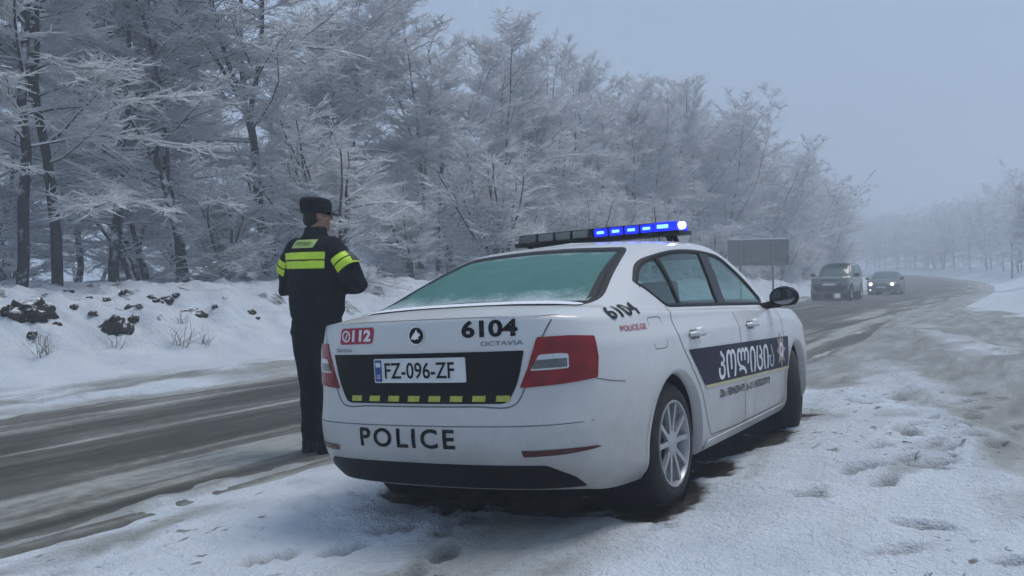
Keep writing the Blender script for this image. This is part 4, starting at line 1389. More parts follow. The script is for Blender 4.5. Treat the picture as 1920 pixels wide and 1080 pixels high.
# ---- floor, cabin
box_obj('floor_pan', (0, 1.35, .235), (1.30, 3.7, .05), M_BLACK, CAR)
box_obj('exhaust_box', (-.25, -.50, .27), (.5, .3, .12), M_DARKMETAL, CAR, .03)
def seat(x, y, w, name='front_seat'):
    s_ = empty(name, (x, y, .3), (0, 0, 0), CAR)
    box_obj('seat_cushion', (0, .22, .12), (w, .52, .18), M_SEAT, s_, .05)
    box_obj('seat_back', (0, -.10, .42), (w * .96, .15, .62), M_SEAT, s_, .05, Matrix.Rotation(R(16), 4, 'X'))
    for k in ([0] if w < 1 else [-.4, 0, .4]):
        box_obj('head_rest', (k, -.235, .80), (.27, .09, .17), M_SEAT, s_, .04, Matrix.Rotation(R(12), 4, 'X'))
seat(.37, 1.42, .50); seat(-.37, 1.42, .50); seat(0, .52, 1.28, 'rear_bench')
box_obj('dashboard', (0, 2.42, .80), (1.40, .45, .28), M_BLACK, CAR, .08)
st_ = lathe('steering_wheel', [(-.015 + .015 * math.cos(R(45 * k)), .175 + .015 * math.sin(R(45 * k))) for k in range(8)], M_BLACK, CAR, 28, 'Y', 60, True)
st_.location = (-.37, 2.02, .86); st_.rotation_euler = (R(-25), 0, 0)
box_obj('parcel_shelf', (0, -.22, 1.0), (1.34, .62, .03), M_BLACK, CAR, .01)

# ---- roof light bar
BARY, BARZ = 1.12, 1.478
bar = empty('light_bar', (0, BARY, BARZ), (0, 0, 0), CAR)
tag(bar, 'roof light bar with blue lit right half and unlit clear left half')
box_obj('bar_base', (0, 0, .012), (1.20, .24, .026), M_BLACK, bar, .008)
box_obj('bar_cover', (0, 0, .079), (1.10, .20, .008), M_BLACK, bar, .003)
for k, (x0_, x1_) in enumerate([(-.53, -.425), (-.42, -.295), (-.29, -.165), (-.16, -.035), (.0, .105), (.11, .215), (.22, .325), (.33, .425)]):
    lit = k >= 4
    c_ = ((x0_ + x1_) / 2, 0, .051)
    lens = box_obj('lens_block', c_, (x1_ - x0_ - .012, .225, .050), M_BLUE if lit else M_BARCLEAR, bar, .006)
    box_obj('divider', (x0_ - .001, 0, .051), (.010, .228, .054), M_BLACK, bar, .002)
    if lit: box_obj('led_strip', (0, 0, 0), (.052, .232, .018), M_BLUEHOT, lens, .003).location = c_
for sgn in (-1, 1):
    P_ = [(.435, -.118), (.54, -.118), (.585, -.09), (.605, -.04), (.605, .04), (.585, .09), (.54, .118), (.435, .118)]
    bm = bmesh.new()
    lo = [bm.verts.new((x * sgn, y, .026)) for x, y in P_]
    hi = [bm.verts.new((x * sgn * (1 - .02 * (x > .5)), y * .96, .082)) for x, y in P_]
    for i in range(8): bm.faces.new([lo[i], lo[(i + 1) % 8], hi[(i + 1) % 8], hi[i]])
    bm.faces.new(lo[::-1]); bm.faces.new(hi)
    bmesh.ops.recalc_face_normals(bm, faces=bm.faces[:])
    en = bm_link('end_lens', bm, M_BLUE if sgn > 0 else M_GREYLENS, bar, True, 30)
    if sgn > 0:
        box_obj('led_strip', (.49, -.112, .054), (.075, .02, .024), M_BLUEHOT, en, .003)
        bm = bmesh.new()
        bm_cyl(bm, (.585, -.055, .054), (.612, -.068, .054), .024, .022, 14)
        bm_link('alley_lamp', bm, M_WHITEHOT, en)
    for yy in (-.06, .06):
        tube('bar_foot', [(.50 * sgn, yy, .0), (.52 * sgn, yy, -.05), (.545 * sgn, yy, -.098)], [.018, .016, .018], M_BLACK, bar, 6)
tube('bar_cable', [(.50, -.02, -.005), (.545, -.01, -.045), (.585, .0, -.085), (.622, .02, -.125), (.66, .05, -.165)], .008, M_BLACK, bar, 6)
tube('roof_aerial', [(.30, 1.45, 1.44), (.31, 1.36, 1.60), (.315, 1.33, 1.70)], [.004, .003, .002], M_BLACK, CAR, 5)
# a thin crust of snow left along the rear window's foot
B.patch('snow_on_deck', densify(rounded([(-.64, -.635, .03), (0, -.66, .2), (.64, -.625, .03), (.66, -.56, .03), (0, -.60, .3), (-.66, -.56, .03)], n=4), .05), 'top', M_SNOWBIT, CAR, .006, .06)
# ------------------------------------------------------------------ the officer
M_JACKET = plain('navy_uniform_cloth', (.0085, .0095, .017), .88, vary=.35, scale=26, bumpy=.5, spec=.12)
M_TROUSER = plain('dark_trouser_cloth', (.0065, .007, .012), .9, vary=.35, scale=22, bumpy=.5, spec=.1)
M_BOOT = plain('black_leather', (.005, .005, .006), .55, vary=.3, scale=30, spec=.15)
M_SKIN = plain('skin', (.42, .22, .155), .55, vary=.12, scale=30)
M_HAIR = plain('dark_hair', (.018, .014, .012), .8, vary=.4, scale=60)
M_HIVIS = plain('fluorescent_yellow', (.68, .95, .04), .5, vary=.10, scale=30)
M_HIPATCH = plain('reflective_patch', (.58, .72, .20), .45, vary=.15, scale=30)

def ring_loft_bm(bm, rings, n=20):
    """closed lofted solid: rings of (centre, rx, ry, optional axis tilt quaternion)"""
    R_ = []
    for c, rx, ry, *q in rings:
        vs = []
        for k in range(n):
            a = 2 * math.pi * k / n
            p = Vector((math.cos(a) * rx, math.sin(a) * ry, 0))
            if q: p = q[0] @ p
            vs.append(bm.verts.new(Vector(c) + p))
        R_.append(vs)
    for a, b in zip(R_[:-1], R_[1:]):
        for k in range(n): bm.faces.new([a[k], a[(k + 1) % n], b[(k + 1) % n], b[k]])
    bm.faces.new(R_[0][::-1]); bm.faces.new(R_[-1])

def capsule_bm(bm, pts, n=14):
    """tapered limb through (point, radius) pairs with rounded ends"""
    P = [(Vector(p), r) for p, r in pts]
    rings = []
    d0 = (P[1][0] - P[0][0]).normalized(); d1 = (P[-1][0] - P[-2][0]).normalized()
    for a in (80, 50, 25): rings.append((P[0][0] - d0 * P[0][1] * math.sin(R(a)), P[0][1] * math.cos(R(a)), d0))
    for i, (p, r) in enumerate(P):
        d = (P[min(i + 1, len(P) - 1)][0] - P[max(i - 1, 0)][0]).normalized()
        rings.append((p, r, d))
    for a in (25, 50, 80): rings.append((P[-1][0] + d1 * P[-1][1] * math.sin(R(a)), P[-1][1] * math.cos(R(a)), d1))
    q0 = rings[0][2].to_track_quat('Z', 'Y')
    out = []
    prev = rings[0][2]
    q = q0
    for c, r, d in rings:
        q = prev.rotation_difference(d) @ q
        prev = d
        out.append((c, r, r, q))
    ring_loft_bm(bm, out, n)

def ellipsoid_bm(bm, c, r, rot=None):
    m = Matrix.Translation(c)
    if rot is not None: m = m @ rot
    bmesh.ops.create_uvsphere(bm, u_segments=20, v_segments=14, radius=1.0, matrix=m @ Matrix.Diagonal((*r, 1)))

def fuse(name, bm, voxel, mat, parent, smooth_it=3, wrinkle=None):
    """voxel-fuse overlapping solids into one continuous skin"""
    me = bpy.data.meshes.new(name)
    bm.to_mesh(me); bm.free()
    o = bpy.data.objects.new(name, me)
    COL.objects.link(o)
    rm = o.modifiers.new('fuse', 'REMESH'); rm.mode = 'VOXEL'; rm.voxel_size = voxel
    sm = o.modifiers.new('soften', 'SMOOTH'); sm.iterations = smooth_it; sm.factor = .5
    dg = bpy.context.evaluated_depsgraph_get()
    m2 = bpy.data.meshes.new_from_object(o.evaluated_get(dg))
    bpy.data.objects.remove(o); bpy.data.meshes.remove(me)
    m2.name = name
    if wrinkle:
        n = len(m2.vertices)
        co = np.zeros(n * 3, np.float32); m2.vertices.foreach_get('co', co); co = co.reshape(-1, 3)
        no = np.zeros(n * 3, np.float32); m2.vertices.foreach_get('normal', no); no = no.reshape(-1, 3)
        co = co + no * wrinkle(co)[:, None]
        m2.vertices.foreach_set('co', np.ascontiguousarray(co, np.float32).ravel()); m2.update()
    return link(name, m2, mat, parent, True)

OFF = empty('person', (-1.44, 6.83, 0), (0, 0, R(-30)))
OFF.location.z = ground_z(-1.44, 6.83) - .008
OFF.scale = (1.02, 1.02, 1.035)
tag(OFF, 'officer in dark uniform with yellow reflective bands and peaked cap standing with back turned', 'person')

HC = Vector((0.0, .035, 1.715))                                  # head centre
HT = Matrix.Rotation(R(-32), 3, 'Z')                             # the head is turned to his right
def hd(x, y, z): return HC + HT @ Vector((x, y, z))

ELB = {1: Vector((.385, .0, 1.215)), -1: Vector((-.325, .03, 1.205))}
WRI = {1: Vector((.045, .275, 1.215)), -1: Vector((-.04, .25, 1.27))}
SHO = {1: Vector((.195, -.005, 1.475)), -1: Vector((-.195, -.005, 1.475))}
# ---- body: head, neck, trunk, arms with hands, legs, one skin
bm = bmesh.new()
ellipsoid_bm(bm, hd(0, -.01, .030), (.076, .094, .092))
ellipsoid_bm(bm, hd(0, .022, -.045), (.060, .070, .078))
ellipsoid_bm(bm, hd(0, .060, -.095), (.032, .030, .026))          # chin
capsule_bm(bm, [(hd(0, .088, .012), .009), (hd(0, .104, -.022), .014)], 10)   # nose
ellipsoid_bm(bm, hd(0, .078, -.064), (.026, .012, .008))          # lips
for s_ in (-1, 1):
    ellipsoid_bm(bm, hd(.077 * s_, -.005, -.012), (.010, .022, .032))   # ears
    ellipsoid_bm(bm, hd(.034 * s_, .070, .020), (.022, .016, .010))     # brows
    ellipsoid_bm(bm, hd(.045 * s_, .060, -.028), (.022, .020, .020))    # cheeks
capsule_bm(bm, [((0, .012, 1.50), .062), ((0, .022, 1.63), .056)])
ring_loft_bm(bm, [((0, .0, .92), .15, .11), ((0, .01, 1.05), .155, .115), ((0, .01, 1.25), .17, .115), ((0, 0, 1.42), .18, .105), ((0, 0, 1.52), .11, .08)])
for s_ in (-1, 1):
    capsule_bm(bm, [(SHO[s_], .055), (ELB[s_], .046), (WRI[s_], .032)])
    w, e = WRI[s_], ELB[s_]
    f = (w - e).normalized()
    up = Vector((0, 0, 1))
    palm = w + f * .055
    ellipsoid_bm(bm, palm, (.048, .018, .040), f.to_track_quat('X', 'Z').to_matrix().to_4x4())
    for k, (ln, off) in enumerate(((.070, .030), (.080, .010), (.076, -.010), (.060, -.030))):
        b0 = palm + f * .035 + up * off
        in_ = Vector((0, -.02, 0))
        capsule_bm(bm, [(b0, .0095), (b0 + f * ln * .5 + in_ * .4, .009), (b0 + f * ln * .85 + in_ * 1.4, .008)], 8)
    capsule_bm(bm, [(palm - f * .02 + up * .035, .011), (palm + f * .012 + up * .062, .010), (palm + f * .04 + up * .066, .009)], 8)
    capsule_bm(bm, [((.095 * s_, 0, .94), .085), ((.078 * s_, .012, .50), .054), ((.067 * s_, -.018, .12), .038)])
    capsule_bm(bm, [((.068 * s_, -.03, .058), .034), ((.082 * s_, .10, .046), .028)])
fuse('body', bm, .009, M_SKIN, OFF, 2)
# ---- hair below the cap
bm = bmesh.new()
ellipsoid_bm(bm, hd(0, -.022, .030), (.081, .090, .090))
ellipsoid_bm(bm, hd(0, -.045, -.030), (.066, .062, .060))
fuse('hair', bm, .008, M_HAIR, OFF, 2)
# ---- jacket
bm = bmesh.new()
ring_loft_bm(bm, [((0, .0, .965), .190, .140), ((0, .005, .995), .205, .152), ((0, .012, 1.04), .222, .172), ((0, .012, 1.12), .220, .172), ((0, .008, 1.25), .226, .170), ((0, .0, 1.37), .230, .160),
                  ((0, -.005, 1.46), .212, .136), ((0, -.004, 1.52), .165, .112), ((0, .004, 1.565), .095, .088), ((0, .012, 1.605), .080, .080), ((0, .016, 1.632), .076, .078)], 28)
for s_ in (-1, 1):
    capsule_bm(bm, [(SHO[s_] + Vector((-.03 * s_, 0, 0)), .086), ((SHO[s_] * .5 + ELB[s_] * .5) + Vector((.012 * s_, -.01, 0)), .083), (ELB[s_], .077), ((ELB[s_] * .45 + WRI[s_] * .55), .066), (WRI[s_] - (WRI[s_] - ELB[s_]).normalized() * .01, .052)], 18)
def folds(co):
    x, y, z = co[:, 0], co[:, 1], co[:, 2]
    f = .013 * vnoise(x * 9 + 40, z * 17 + y * 5 + 20) + .007 * vnoise(x * 22 + y * 20 + 70, z * 30 + 11)
    return f * (1 - .7 * sstep(1.50, 1.60, z))
jacket = fuse('jacket', bm, .011, M_JACKET, OFF, 4, folds)
# ---- trousers
bm = bmesh.new()
ring_loft_bm(bm, [((0, .0, 1.04), .180, .140), ((0, 0, .96), .202, .155), ((0, -.01, .88), .204, .150), ((0, -.005, .82), .165, .115)], 24)
for s_ in (-1, 1):
    capsule_bm(bm, [((.098 * s_, 0, .92), .110), ((.092 * s_, .006, .72), .098), ((.078 * s_, .012, .50), .080), ((.070 * s_, -.006, .28), .068), ((.066 * s_, -.018, .12), .062)], 18)
def tfolds(co):
    x, y, z = co[:, 0], co[:, 1], co[:, 2]
    return .011 * vnoise(x * 7 + 40, z * 11 + y * 4 + 20) + .012 * vnoise(x * 12 + 9, z * 26 + 61) * (1 - sstep(.2, .5, z))
fuse('trousers', bm, .011, M_TROUSER, OFF, 4, tfolds)
for s_ in (-1, 1):
    bm = bmesh.new()
    capsule_bm(bm, [((.068 * s_, -.02, .17), .052), ((.068 * s_, -.025, .08), .056)], 16)
    capsule_bm(bm, [((.068 * s_, -.045, .052), .046), ((.080 * s_, .08, .048), .045), ((.094 * s_, .165, .042), .036)], 16)
    for v in bm.verts: v.co.z = max(v.co.z, .008)
    fuse('boot', bm, .009, M_BOOT, OFF, 3)
# ---- cap with peak
bm = bmesh.new()
q = HT.to_quaternion()
tilt = q @ Matrix.Rotation(R(-3), 3, 'X').to_quaternion()
def cp(x, y, z): return HC + tilt @ Vector((x, y, z))
ring_loft_bm(bm, [(cp(0, -.012, .006), .090, .106, tilt), (cp(0, -.012, .030), .095, .112, tilt), (cp(0, -.014, .060), .098, .116, tilt), (cp(0, -.018, .086), .098, .117, tilt), (cp(0, -.022, .104), .092, .110, tilt), (cp(0, -.022, .117), .077, .094, tilt), (cp(0, -.020, .124), .045, .055, tilt)], 32)
bmesh.ops.recalc_face_normals(bm, faces=bm.faces[:])
cap = bm_link('cap', bm, M_JACKET, OFF, True, 50)
bm = bmesh.new()
top, bot = [], []
for k in range(17):
    a = R(28 + 124 * k / 16)
    i_ = cp(.090 * math.cos(a), -.010 + .104 * math.sin(a), .030)
    bulge = math.sin(math.pi * k / 16) ** .6
    o_ = cp(.098 * math.cos(a), -.010 + (.108 + .084 * bulge) * math.sin(a), .030 - .022 * bulge)
    top.append((bm.verts.new(i_), bm.verts.new(o_)))
    dn = tilt @ Vector((0, 0, -.006))
    bot.append((bm.verts.new(i_ + dn), bm.verts.new(o_ + dn)))
for k in range(16):
    bm.faces.new([top[k][0], top[k][1], top[k + 1][1], top[k + 1][0]])
    bm.faces.new([bot[k][0], bot[k + 1][0], bot[k + 1][1], bot[k][1]])
    bm.faces.new([top[k][1], bot[k][1], bot[k + 1][1], top[k + 1][1]])
bmesh.ops.recalc_face_normals(bm, faces=bm.faces[:])
bm_link('peak', bm, M_GLOSSBLACK, cap, True, 50)
# ---- reflective bands lying on the jacket
jv = jacket.data
JB = BVHTree.FromPolygons([v.co[:] for v in jv.vertices], [p.vertices[:] for p in jv.polygons])
def jpatch(name, pts, mat, parent, off=.004):
    """pts: rows of (origin, direction); cast onto the jacket"""
    V, idx = [], {}
    for i, row in enumerate(pts):
        for j, (o, d) in enumerate(row):
            h = JB.ray_cast(o, d)
            if h[0] is not None:
                n = h[1] if h[1].dot(d) < 0 else -h[1]
                idx[i, j] = len(V); V.append(h[0] + n * off)
    F = []
    for i in range(len(pts) - 1):
        for j in range(len(pts[0]) - 1):
            k = [(i, j), (i, j + 1), (i + 1, j + 1), (i + 1, j)]
            if all(a in idx for a in k): F.append([idx[a] for a in k])
    return pydata(name, V, F, mat, parent, True)
def back_rows(x0, x1, z0, z1, nx, nz, sh=0.0):
    return [[(Vector((x0 + (x1 - x0) * i / nx + sh * j / nz, -1, z0 + (z1 - z0) * j / nz)), Vector((0, 1, 0))) for i in range(nx + 1)] for j in range(nz + 1)]
for z0, z1 in ((1.335, 1.388), (1.398, 1.448)):
    jpatch('reflective_band', back_rows(-.205, .175, z0, z1, 22, 3), M_HIVIS, jacket)
    jpatch('reflective_band', [[(Vector((o.x, 1, o.z)), Vector((0, -1, 0))) for o, d in r] for r in back_rows(-.18, .18, z0, z1, 22, 3)], M_HIVIS, jacket)
jpatch('back_patch', back_rows(-.115, .085, 1.478, 1.535, 12, 3, .02), M_HIPATCH, jacket)
tb = place_bm(text_bm(mtav('\u10de\u10dd\u10da\u10d8\u10ea\u10d8\u10d0'), bold=.02, w=.165, h=.030), -.005, 1.507)
bmesh.ops.triangulate(tb, faces=tb.faces[:])
for v in tb.verts:
    h = JB.ray_cast(Vector((v.co.x, -1, v.co.y)), Vector((0, 1, 0)))
    if h[0] is not None: v.co = h[0] + Vector((0, -.0065, 0))
bm_link('patch_lettering', tb, plain('dark_olive_lettering', (.10, .13, .03), .6), jacket)
for s_ in (1, -1):
    ax = (ELB[s_] - SHO[s_]).normalized()
    u_ = ax.cross(Vector((0, 1, 0))).normalized(); v_ = ax.cross(u_)
    out = Vector((s_, 0, 0)); a0 = math.atan2(out.dot(v_), out.dot(u_))
    for t0, t1 in ((.085, .130), (.140, .190)):
        rows_ = []
        for j in range(4):
            c = SHO[s_] + ax * (t0 + (t1 - t0) * j / 3)
            rows_.append([(c + (u_ * math.cos(a0 + R(a)) + v_ * math.sin(a0 + R(a))) * .2, -(u_ * math.cos(a0 + R(a)) + v_ * math.sin(a0 + R(a)))) for a in range(-110, 111, 10)])
        jpatch('reflective_band', rows_, M_HIVIS, jacket)
    rows_ = []
    for j in range(6):
        c = SHO[s_] + ax * (.088 + .09 * j / 5)
        rows_.append([(c + (u_ * math.cos(a0 + R(a)) + v_ * math.sin(a0 + R(a))) * .2, -(u_ * math.cos(a0 + R(a)) + v_ * math.sin(a0 + R(a)))) for a in range(-26, 27, 6)])
    jpatch('sleeve_badge', rows_, plain('sleeve_badge', (.03, .035, .03), .6), jacket, .0065)
# ------------------------------------------------------------------ the two cars coming towards us
def remap(v, a, b): return np.interp(v, a, b)
def simple_wheel(parent, x, y, r, hw, sgn):
    w = empty('wheel', (x, y, r), (0, 0, 0), parent)
    lathe('tyre', [(-hw, r * .66), (-hw, r * .9), (-hw * .7, r), (hw * .7, r), (hw, r * .9), (hw, r * .66)], M_RUBBER, w, 28)
    lathe('rim', [(hw * .9 * sgn, r * .68), (hw * .8 * sgn, r * .6), (hw * .3 * sgn, r * .55), (hw * .75 * sgn, r * .15), (hw * .8 * sgn, 0)], M_SILVER, w, 24)

def vehicle(name, label, net, xy, paint, suv):
    x, y = xy
    s_, n_ = to_sn(np.array([x]), np.array([y]))
    o = empty(name, (x, y, float(bed(s_, n_)[0]) + .012), (0, 0, math.pi - TH))
    tag(o, label, 'car', 'cars approaching along the road')
    W = Body(loft(net, [4] * 3 + [4, 4, 5, 6, 6, 6, 6, 6, 5, 5, 4, 4, 4], [2, 2, 3, 3, 3, 3, 3, 3, 4, 5, 5, 3, 3, 2], creases=(3, 6, 7)))
    zt = (lambda z: z) if not suv else ZS
    if suv:
        side = densify(rounded([(-.72, 1.20), (2.0, 1.15), (2.05, 1.19), (1.50, 1.60), (-.66, 1.62)], .06, 3), .06)
        ws = densify(rounded([(-.69, 1.155), (0, 1.175), (.69, 1.155), (.58, 1.625), (-.58, 1.625)], .05, 3), .06)
        wheels = (.39, .125)
        hl = lambda s: rounded([(.46 * s, .90), (.76 * s, .90), (.78 * s, 1.03), (.46 * s, 1.01)], .03, 3)
        grille = rounded([(-.40, .935), (.40, .935), (.42, 1.015), (-.42, 1.015)], .02, 3)
        low = densify(rounded([(-.86, .34), (.86, .34), (.88, .80), (.40, .82), (.36, .74), (-.36, .74), (-.40, .82), (-.88, .80)], .03, 3), .1)
        pl = (.78, .0)
    else:
        side, ws = DLO, WSCREEN
        wheels = (.318, .10)
        hl = lambda s: rounded([(.40 * s, .60), (.74 * s, .64), (.78 * s, .74), (.44 * s, .70)], .03, 3)
        grille = rounded([(-.34, .60), (.34, .60), (.40, .70), (-.40, .70)], .02, 3)
        low = densify(rounded([(-.72, .24), (.72, .24), (.74, .44), (.42, .42), (.40, .36), (-.40, .36), (-.42, .42), (-.74, .44)], .03, 3), .1)
        pl = (.50, 0)
    arch = circ(0, wheels[0], wheels[0] + .06), circ(2.686, wheels[0], wheels[0] + .06)
    for pr in ('right', 'left'):
        W.hole(arch[0], pr); W.hole(arch[1], pr)
    W.build(0, 'body', paint, o)
    g = W.patch('windscreen', ws, 'front', M_FARGLASS, o, .004, .1)
    W.rim('window_seal', ws, 'front', M_BLACK, g, .015, .02, .005)
    for pr in ('right', 'left'):
        W.patch('side_window', side, pr, M_FARGLASS, o, .004, .12)
    W.patch('grille', grille, 'front', M_BLACK, o, .006, .1)
    W.patch('lower_bumper', low, 'front', M_BLACK, o, .008, .12)
    W.patch('number_plate', [(-.26, pl[0] - .055), (.26, pl[0] - .055), (.26, pl[0] + .055), (-.26, pl[0] + .055)], 'front', M_PLATE, o, .018, .3)
    for s in (-1, 1):
        h = W.patch('head_lamp', hl(s), 'front', M_GREYLENS if suv else M_CLEAR, o, .006, .1)
        c = W.on('front', .60 * s, .955 if suv else .672)
        if not suv:
            bm = bmesh.new(); bm_cyl(bm, c + Vector((0, -.02, 0)), c + Vector((0, .03, 0)), .085, .08, 16)
            bm_link('lit_bulb', bm, M_HEADLAMP, h)
        mz = 1.20 if suv else 1.0
        my = 1.95 if suv else 2.02
        bm = bmesh.new(); ellipsoid_bm(bm, (1.0 * s, my, mz), (.13, .07, .095))
        m = bm_link('mirror', bm, M_BLACK, o, True)
        tube('mirror_arm', [(.97 * s, my, mz - .04), (.80 * s, my + .03, mz - .06)], .025, M_BLACK, m, 6)
        for wy in (0, 2.686):
            simple_wheel(o, .77 * s, wy, wheels[0], wheels[1], s)
            lathe('wheel_well', [(.84 * s, wheels[0] + .061), (.45 * s, wheels[0] + .065), (.44 * s, .02)], M_BLACK, o, 24).location = (0, wy, wheels[0])
    box_obj('floor_pan', (0, 1.3, .42 if suv else .24), (1.3, 3.6, .06), M_BLACK, o)
    if not suv:
        c = W.on('front', .62, .33)
        bm = bmesh.new(); bm_cyl(bm, c + Vector((0, -.02, 0)), c + Vector((0, .02, 0)), .045, .045, 12)
        bm_link('fog_lamp', bm, M_FOGLAMP, o)
    else:
        box_obj('roof_rack', (0, .8, 1.775), (1.1, 1.7, .012), M_SNOWBIT, o, .004).name = 'snow_on_roof'
    return o

M_FARGLASS = plain('dark_teal_glass', (.05, .11, .105), .15, vary=.35, scale=3)
M_HEADLAMP = emit('lit_headlamp', (1.0, .98, .93), 9.0)
M_FOGLAMP = emit('lit_foglamp', (1.0, .98, .93), 2.0)
ZA = [0, .19, .545, .9, 1.03, 1.10, 1.39, 1.457]
ZB = [0, .36, .72, 1.00, 1.10, 1.15, 1.67, 1.76]
ZS = lambda z: np.interp(z, ZA, ZB)
suv_net = octavia_net()
_z = suv_net[:, :, 2].copy()
suv_net[:, :, 2] = ZS(_z)
suv_net[7:9, 13:, 2] += np.array([[.16, .2, .2, .2], [.08, .09, .09, .09]])      # a tall flat bonnet
suv_net[6, 13:, 2] += .09
for r in range(8, 14):
    yy = suv_net[r, :, 1]
    suv_net[r, :, 1] = np.interp(yy, [-.8, -.6, .3, .75, 1.5, 1.75, 2.3, 2.75, 3.2], [-1.0, -.97, -.85, -.4, 1.2, 1.45, 1.95, 2.3, 3.2])
    suv_net[r, :, 0] *= 1.06 if r >= 10 else 1.0
suv_net[:, :, 1] = np.where(suv_net[:, :, 1] > 2.95, 2.95 + (suv_net[:, :, 1] - 2.95) * .75, suv_net[:, :, 1])
vehicle('four_wheel_drive_car', 'pale green-grey four-wheel-drive car with black bumper and unlit lamps approaching', suv_net, (16.3, 45.9), paint_material('silver_green_paint', (.15, .215, .20), .4), True)
sed_net = octavia_net()
vehicle('saloon_car', 'dark green-grey saloon with bright lit headlights following the four-wheel-drive car', sed_net, (24.0, 59.2), paint_material('dark_green_paint', (.045, .065, .06), .5), False)

# ------------------------------------------------------------------ road sign seen from behind, posts
M_SIGNBACK = plain('galvanised_sign_back', (.16, .175, .17), .7, .2, vary=.2, scale=5)
M_POST = plain('grey_steel_post', (.20, .21, .215), .5, .5, vary=.2, scale=6)
M_WOODPOST = plain('weathered_wood', (.06, .05, .045), .85, vary=.35, scale=8, bumpy=.4)
sgx, sgy = 11.02, 41.6
sgz = ground_z(sgx, sgy)
SIGN = empty('road_sign', (sgx, sgy, sgz), (0, 0, R(-6)))
tag(SIGN, 'large grey sign board on posts, seen from behind above the police car bonnet', 'sign')
zc = 1.93 - sgz
for k, (x0_, w_) in enumerate(((-1.33, .88), (-.44, .88), (.45, .88))):
    box_obj('sign_panel', (x0_ + w_ / 2, 0, zc), (w_ - .012, .03, 1.16), M_SIGNBACK, SIGN, .006)
for x_ in (-1.32, -.445, .445, 1.32):
    box_obj('stiffener', (x_, -.035, zc), (.045, .04, 1.16), M_POST, SIGN, .005)
for z_ in (-.38, .38):
    box_obj('cross_rail', (0, -.066, zc + z_), (2.66, .025, .05), M_POST, SIGN, .005)
for x_ in (-.80, .62):
    tube('post', [(x_, -.11, -.3), (x_, -.11, zc + .5)], .048, M_POST, SIGN, 12)
box_obj('snow_cap', (0, 0, zc + .605), (2.66, .07, .045), M_SNOWBIT, SIGN, .018)

px_, py_ = 44.4, 82.6
POLE = empty('marker_post', (px_, py_, ground_z(px_, py_)))
tag(POLE, 'thin dark timber post on the right bank by the picture edge', 'post')
tube('post', [(0, 0, -.3), (.02, 0, 1.6), (.01, 0, 3.6)], [.10, .09, .08], M_WOODPOST, POLE, 10)
box_obj('snow_cap', (.01, 0, 3.62), (.17, .17, .06), M_SNOWBIT, POLE, .02)

# ------------------------------------------------------------------ clods of earth thrown up on the left bank
M_CLOD = bark_snow_material('earth_with_snow', .86, (.011, .0085, .006))
def clod_mesh(seed):
    rg = np.random.default_rng(seed)
    bm = bmesh.new()
    bmesh.ops.create_icosphere(bm, subdivisions=3, radius=1.0)
    off = rg.uniform(0, 50, 2)
    for v in bm.verts:
        d = v.co.normalized()
        k = 1 + 1.0 * float(fbm(np.array([d.x * 2.1 + d.z + off[0]]), np.array([d.y * 1.6 - d.z * .7 + off[1]]), 3)[0])
        v.co = d * k
    me = bpy.data.meshes.new('earth_clod')
    bm.to_mesh(me); bm.free()
    me.materials.append(M_CLOD)
    return me
CM = [clod_mesh(90 + k) for k in range(4)]
CLODS = [  # x, y, width, height, label
    (-6.84, 13.09, .58, .38, 'largest dark earth clod on the left bank, nearest the left picture edge'),
    (-5.83, 13.62, .44, .32, 'brown earth clod sitting alone lowest on the left bank face'),
    (-5.33, 15.27, .46, .20, 'long flat dark clod on the bank midway between left edge and officer'),
    (-5.80, 14.26, .20, .15, 'small dark clod on the bank straight above the lone brown clod'),
    (-7.00, 12.97, .24, .20, 'dark clod at the very left picture edge beside the largest clod'),
]
SMALL = [(-5.99, 14.61, .17), (-5.82, 15.65, .20), (-6.8, 14.95, .13), (-6.47, 14.83, .13), (-6.01, 15.54, .15), (-7.45, 15.62, .15), (-5.84, 15.37, .16), (-6.27, 13.94, .12),
         (-5.81, 14.51, .13), (-4.56, 16.19, .14), (-4.39, 16.03, .10), (-6.58, 13.98, .15), (-6.49, 15.54, .13), (-7.21, 14.46, .14), (-5.72, 15.83, .14), (-5.11, 15.85, .12), (-4.94, 15.47, .09), (-6.42, 13.14, .11), (-6.58, 12.72, .14)]
cr = random.Random(4)
def put_clod(x, y, w, h, label, group):
    o = bpy.data.objects.new('earth_clod', CM[cr.randrange(4)])
    COL.objects.link(o)
    o.location = (x, y, ground_z(x, y) + h * .12)
    o.scale = (w / 2, w / 2 * cr.uniform(.8, 1.2), h / 2)
    o.rotation_euler = (cr.uniform(-.3, .3), cr.uniform(-.3, .3), cr.uniform(0, 6.28))
    tag(o, label, 'clod', group)
for x, y, w, h, lb in CLODS: put_clod(x, y, w, h, lb, 'earth clods on the left bank')
for x, y, w in SMALL: put_clod(x, y, w * 1.05, w * .7, 'small dark earth clod half buried in snow on the upper left bank', 'earth clods on the left bank')

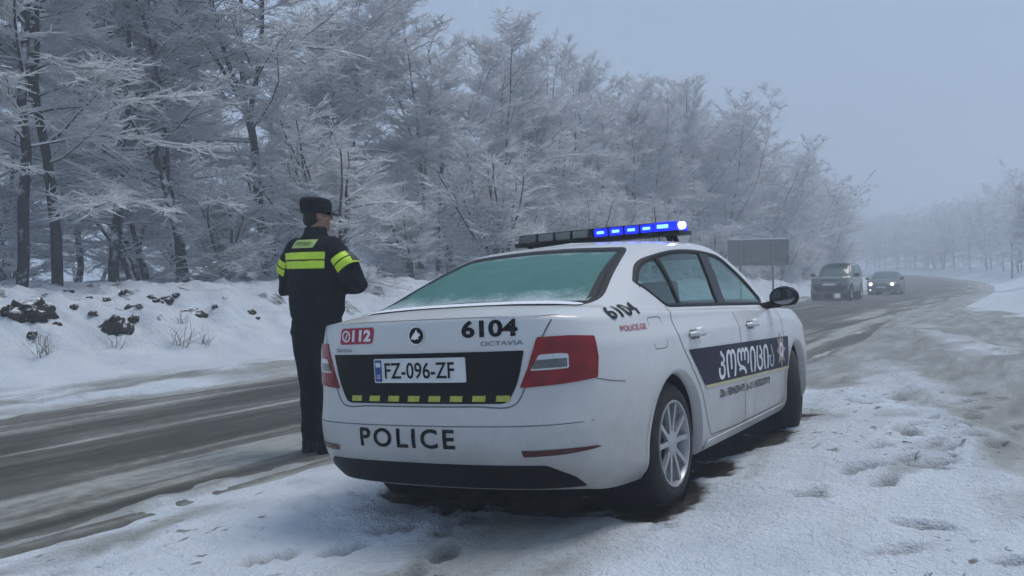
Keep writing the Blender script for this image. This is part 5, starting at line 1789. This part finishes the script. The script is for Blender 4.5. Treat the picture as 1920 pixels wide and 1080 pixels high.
# dry weeds poking out of the bank
def weed_mesh(seed):
    rg = np.random.default_rng(seed)
    sg = []
    for k in range(14):
        a, l = rg.uniform(0, 6.28), rg.uniform(.18, .42)
        d = np.array([math.cos(a) * rg.uniform(.2, .9), math.sin(a) * rg.uniform(.2, .9), 1.0]); d /= np.linalg.norm(d)
        P, D, Rr = chain(np.array([rg.normal(0, .05), rg.normal(0, .05), -.04]), d, l, 4, .005, .002, rg, .15, -.06)
        seg_list(P, Rr, sg)
        for q in range(3):
            i = rg.integers(1, 4)
            e = P[i] + (D[i] + rg.normal(0, .6, 3)) * rg.uniform(.04, .10)
            sg.append((*P[i], *e, .003, .0015))
    V, F = prisms(sg, 3)
    me = fast_mesh('dry_weed', V, F)
    me.materials.append(M_WEED)
    return me
M_WEED = bark_snow_material('dry_stems', .55, (.07, .062, .05))
WM = [weed_mesh(60 + k) for k in range(3)]
for k, (x, y, sc, lb) in enumerate([(-5.95, 11.82, 1.1, 'dry weed tuft low on the left bank, nearest the left picture edge'), (-5.56, 12.96, 1.0, 'dry weed tuft directly below the lone brown clod'),
                                (-4.84, 13.55, 1.15, 'dry weed tuft left of the officer near the road verge'), (-4.61, 13.81, .9, 'small dry weed tuft nearest the officer by the road verge'),
                                (-6.3, 12.3, .9, 'dry weed tuft just below the largest dark clod'), (-5.1, 14.4, .8, 'dry weed tuft below the long flat clod')]):
    o = bpy.data.objects.new('dry_weed', WM[k % 3])
    COL.objects.link(o)
    o.location = (x, y, ground_z(x, y)); o.scale = (sc, sc, sc); o.rotation_euler = (0, 0, k * 1.3)
    tag(o, lb, 'weed', 'dry weeds on the left bank')
# ------------------------------------------------------------------ the misty air
def haze():
    bm = bmesh.new()
    bm_box(bm, (60, 190, 9.0), (1500, 1500, 28.0))
    o = bm_link('haze', bm)
    m = bpy.data.materials.new('mist')
    m.use_nodes = True
    nt = m.node_tree
    nt.nodes.clear()
    out = nt.nodes.new('ShaderNodeOutputMaterial')
    v = nt.nodes.new('ShaderNodeVolumePrincipled')
    v.inputs['Color'].default_value = (.80, .86, .93, 1)
    v.inputs['Density'].default_value = .0077
    v.inputs['Anisotropy'].default_value = .2
    nt.links.new(v.outputs[0], out.inputs['Volume'])
    o.data.materials.append(m)
    tag(o, 'pale blue-grey winter mist hanging over the whole road', 'mist', kind='stuff')
haze()
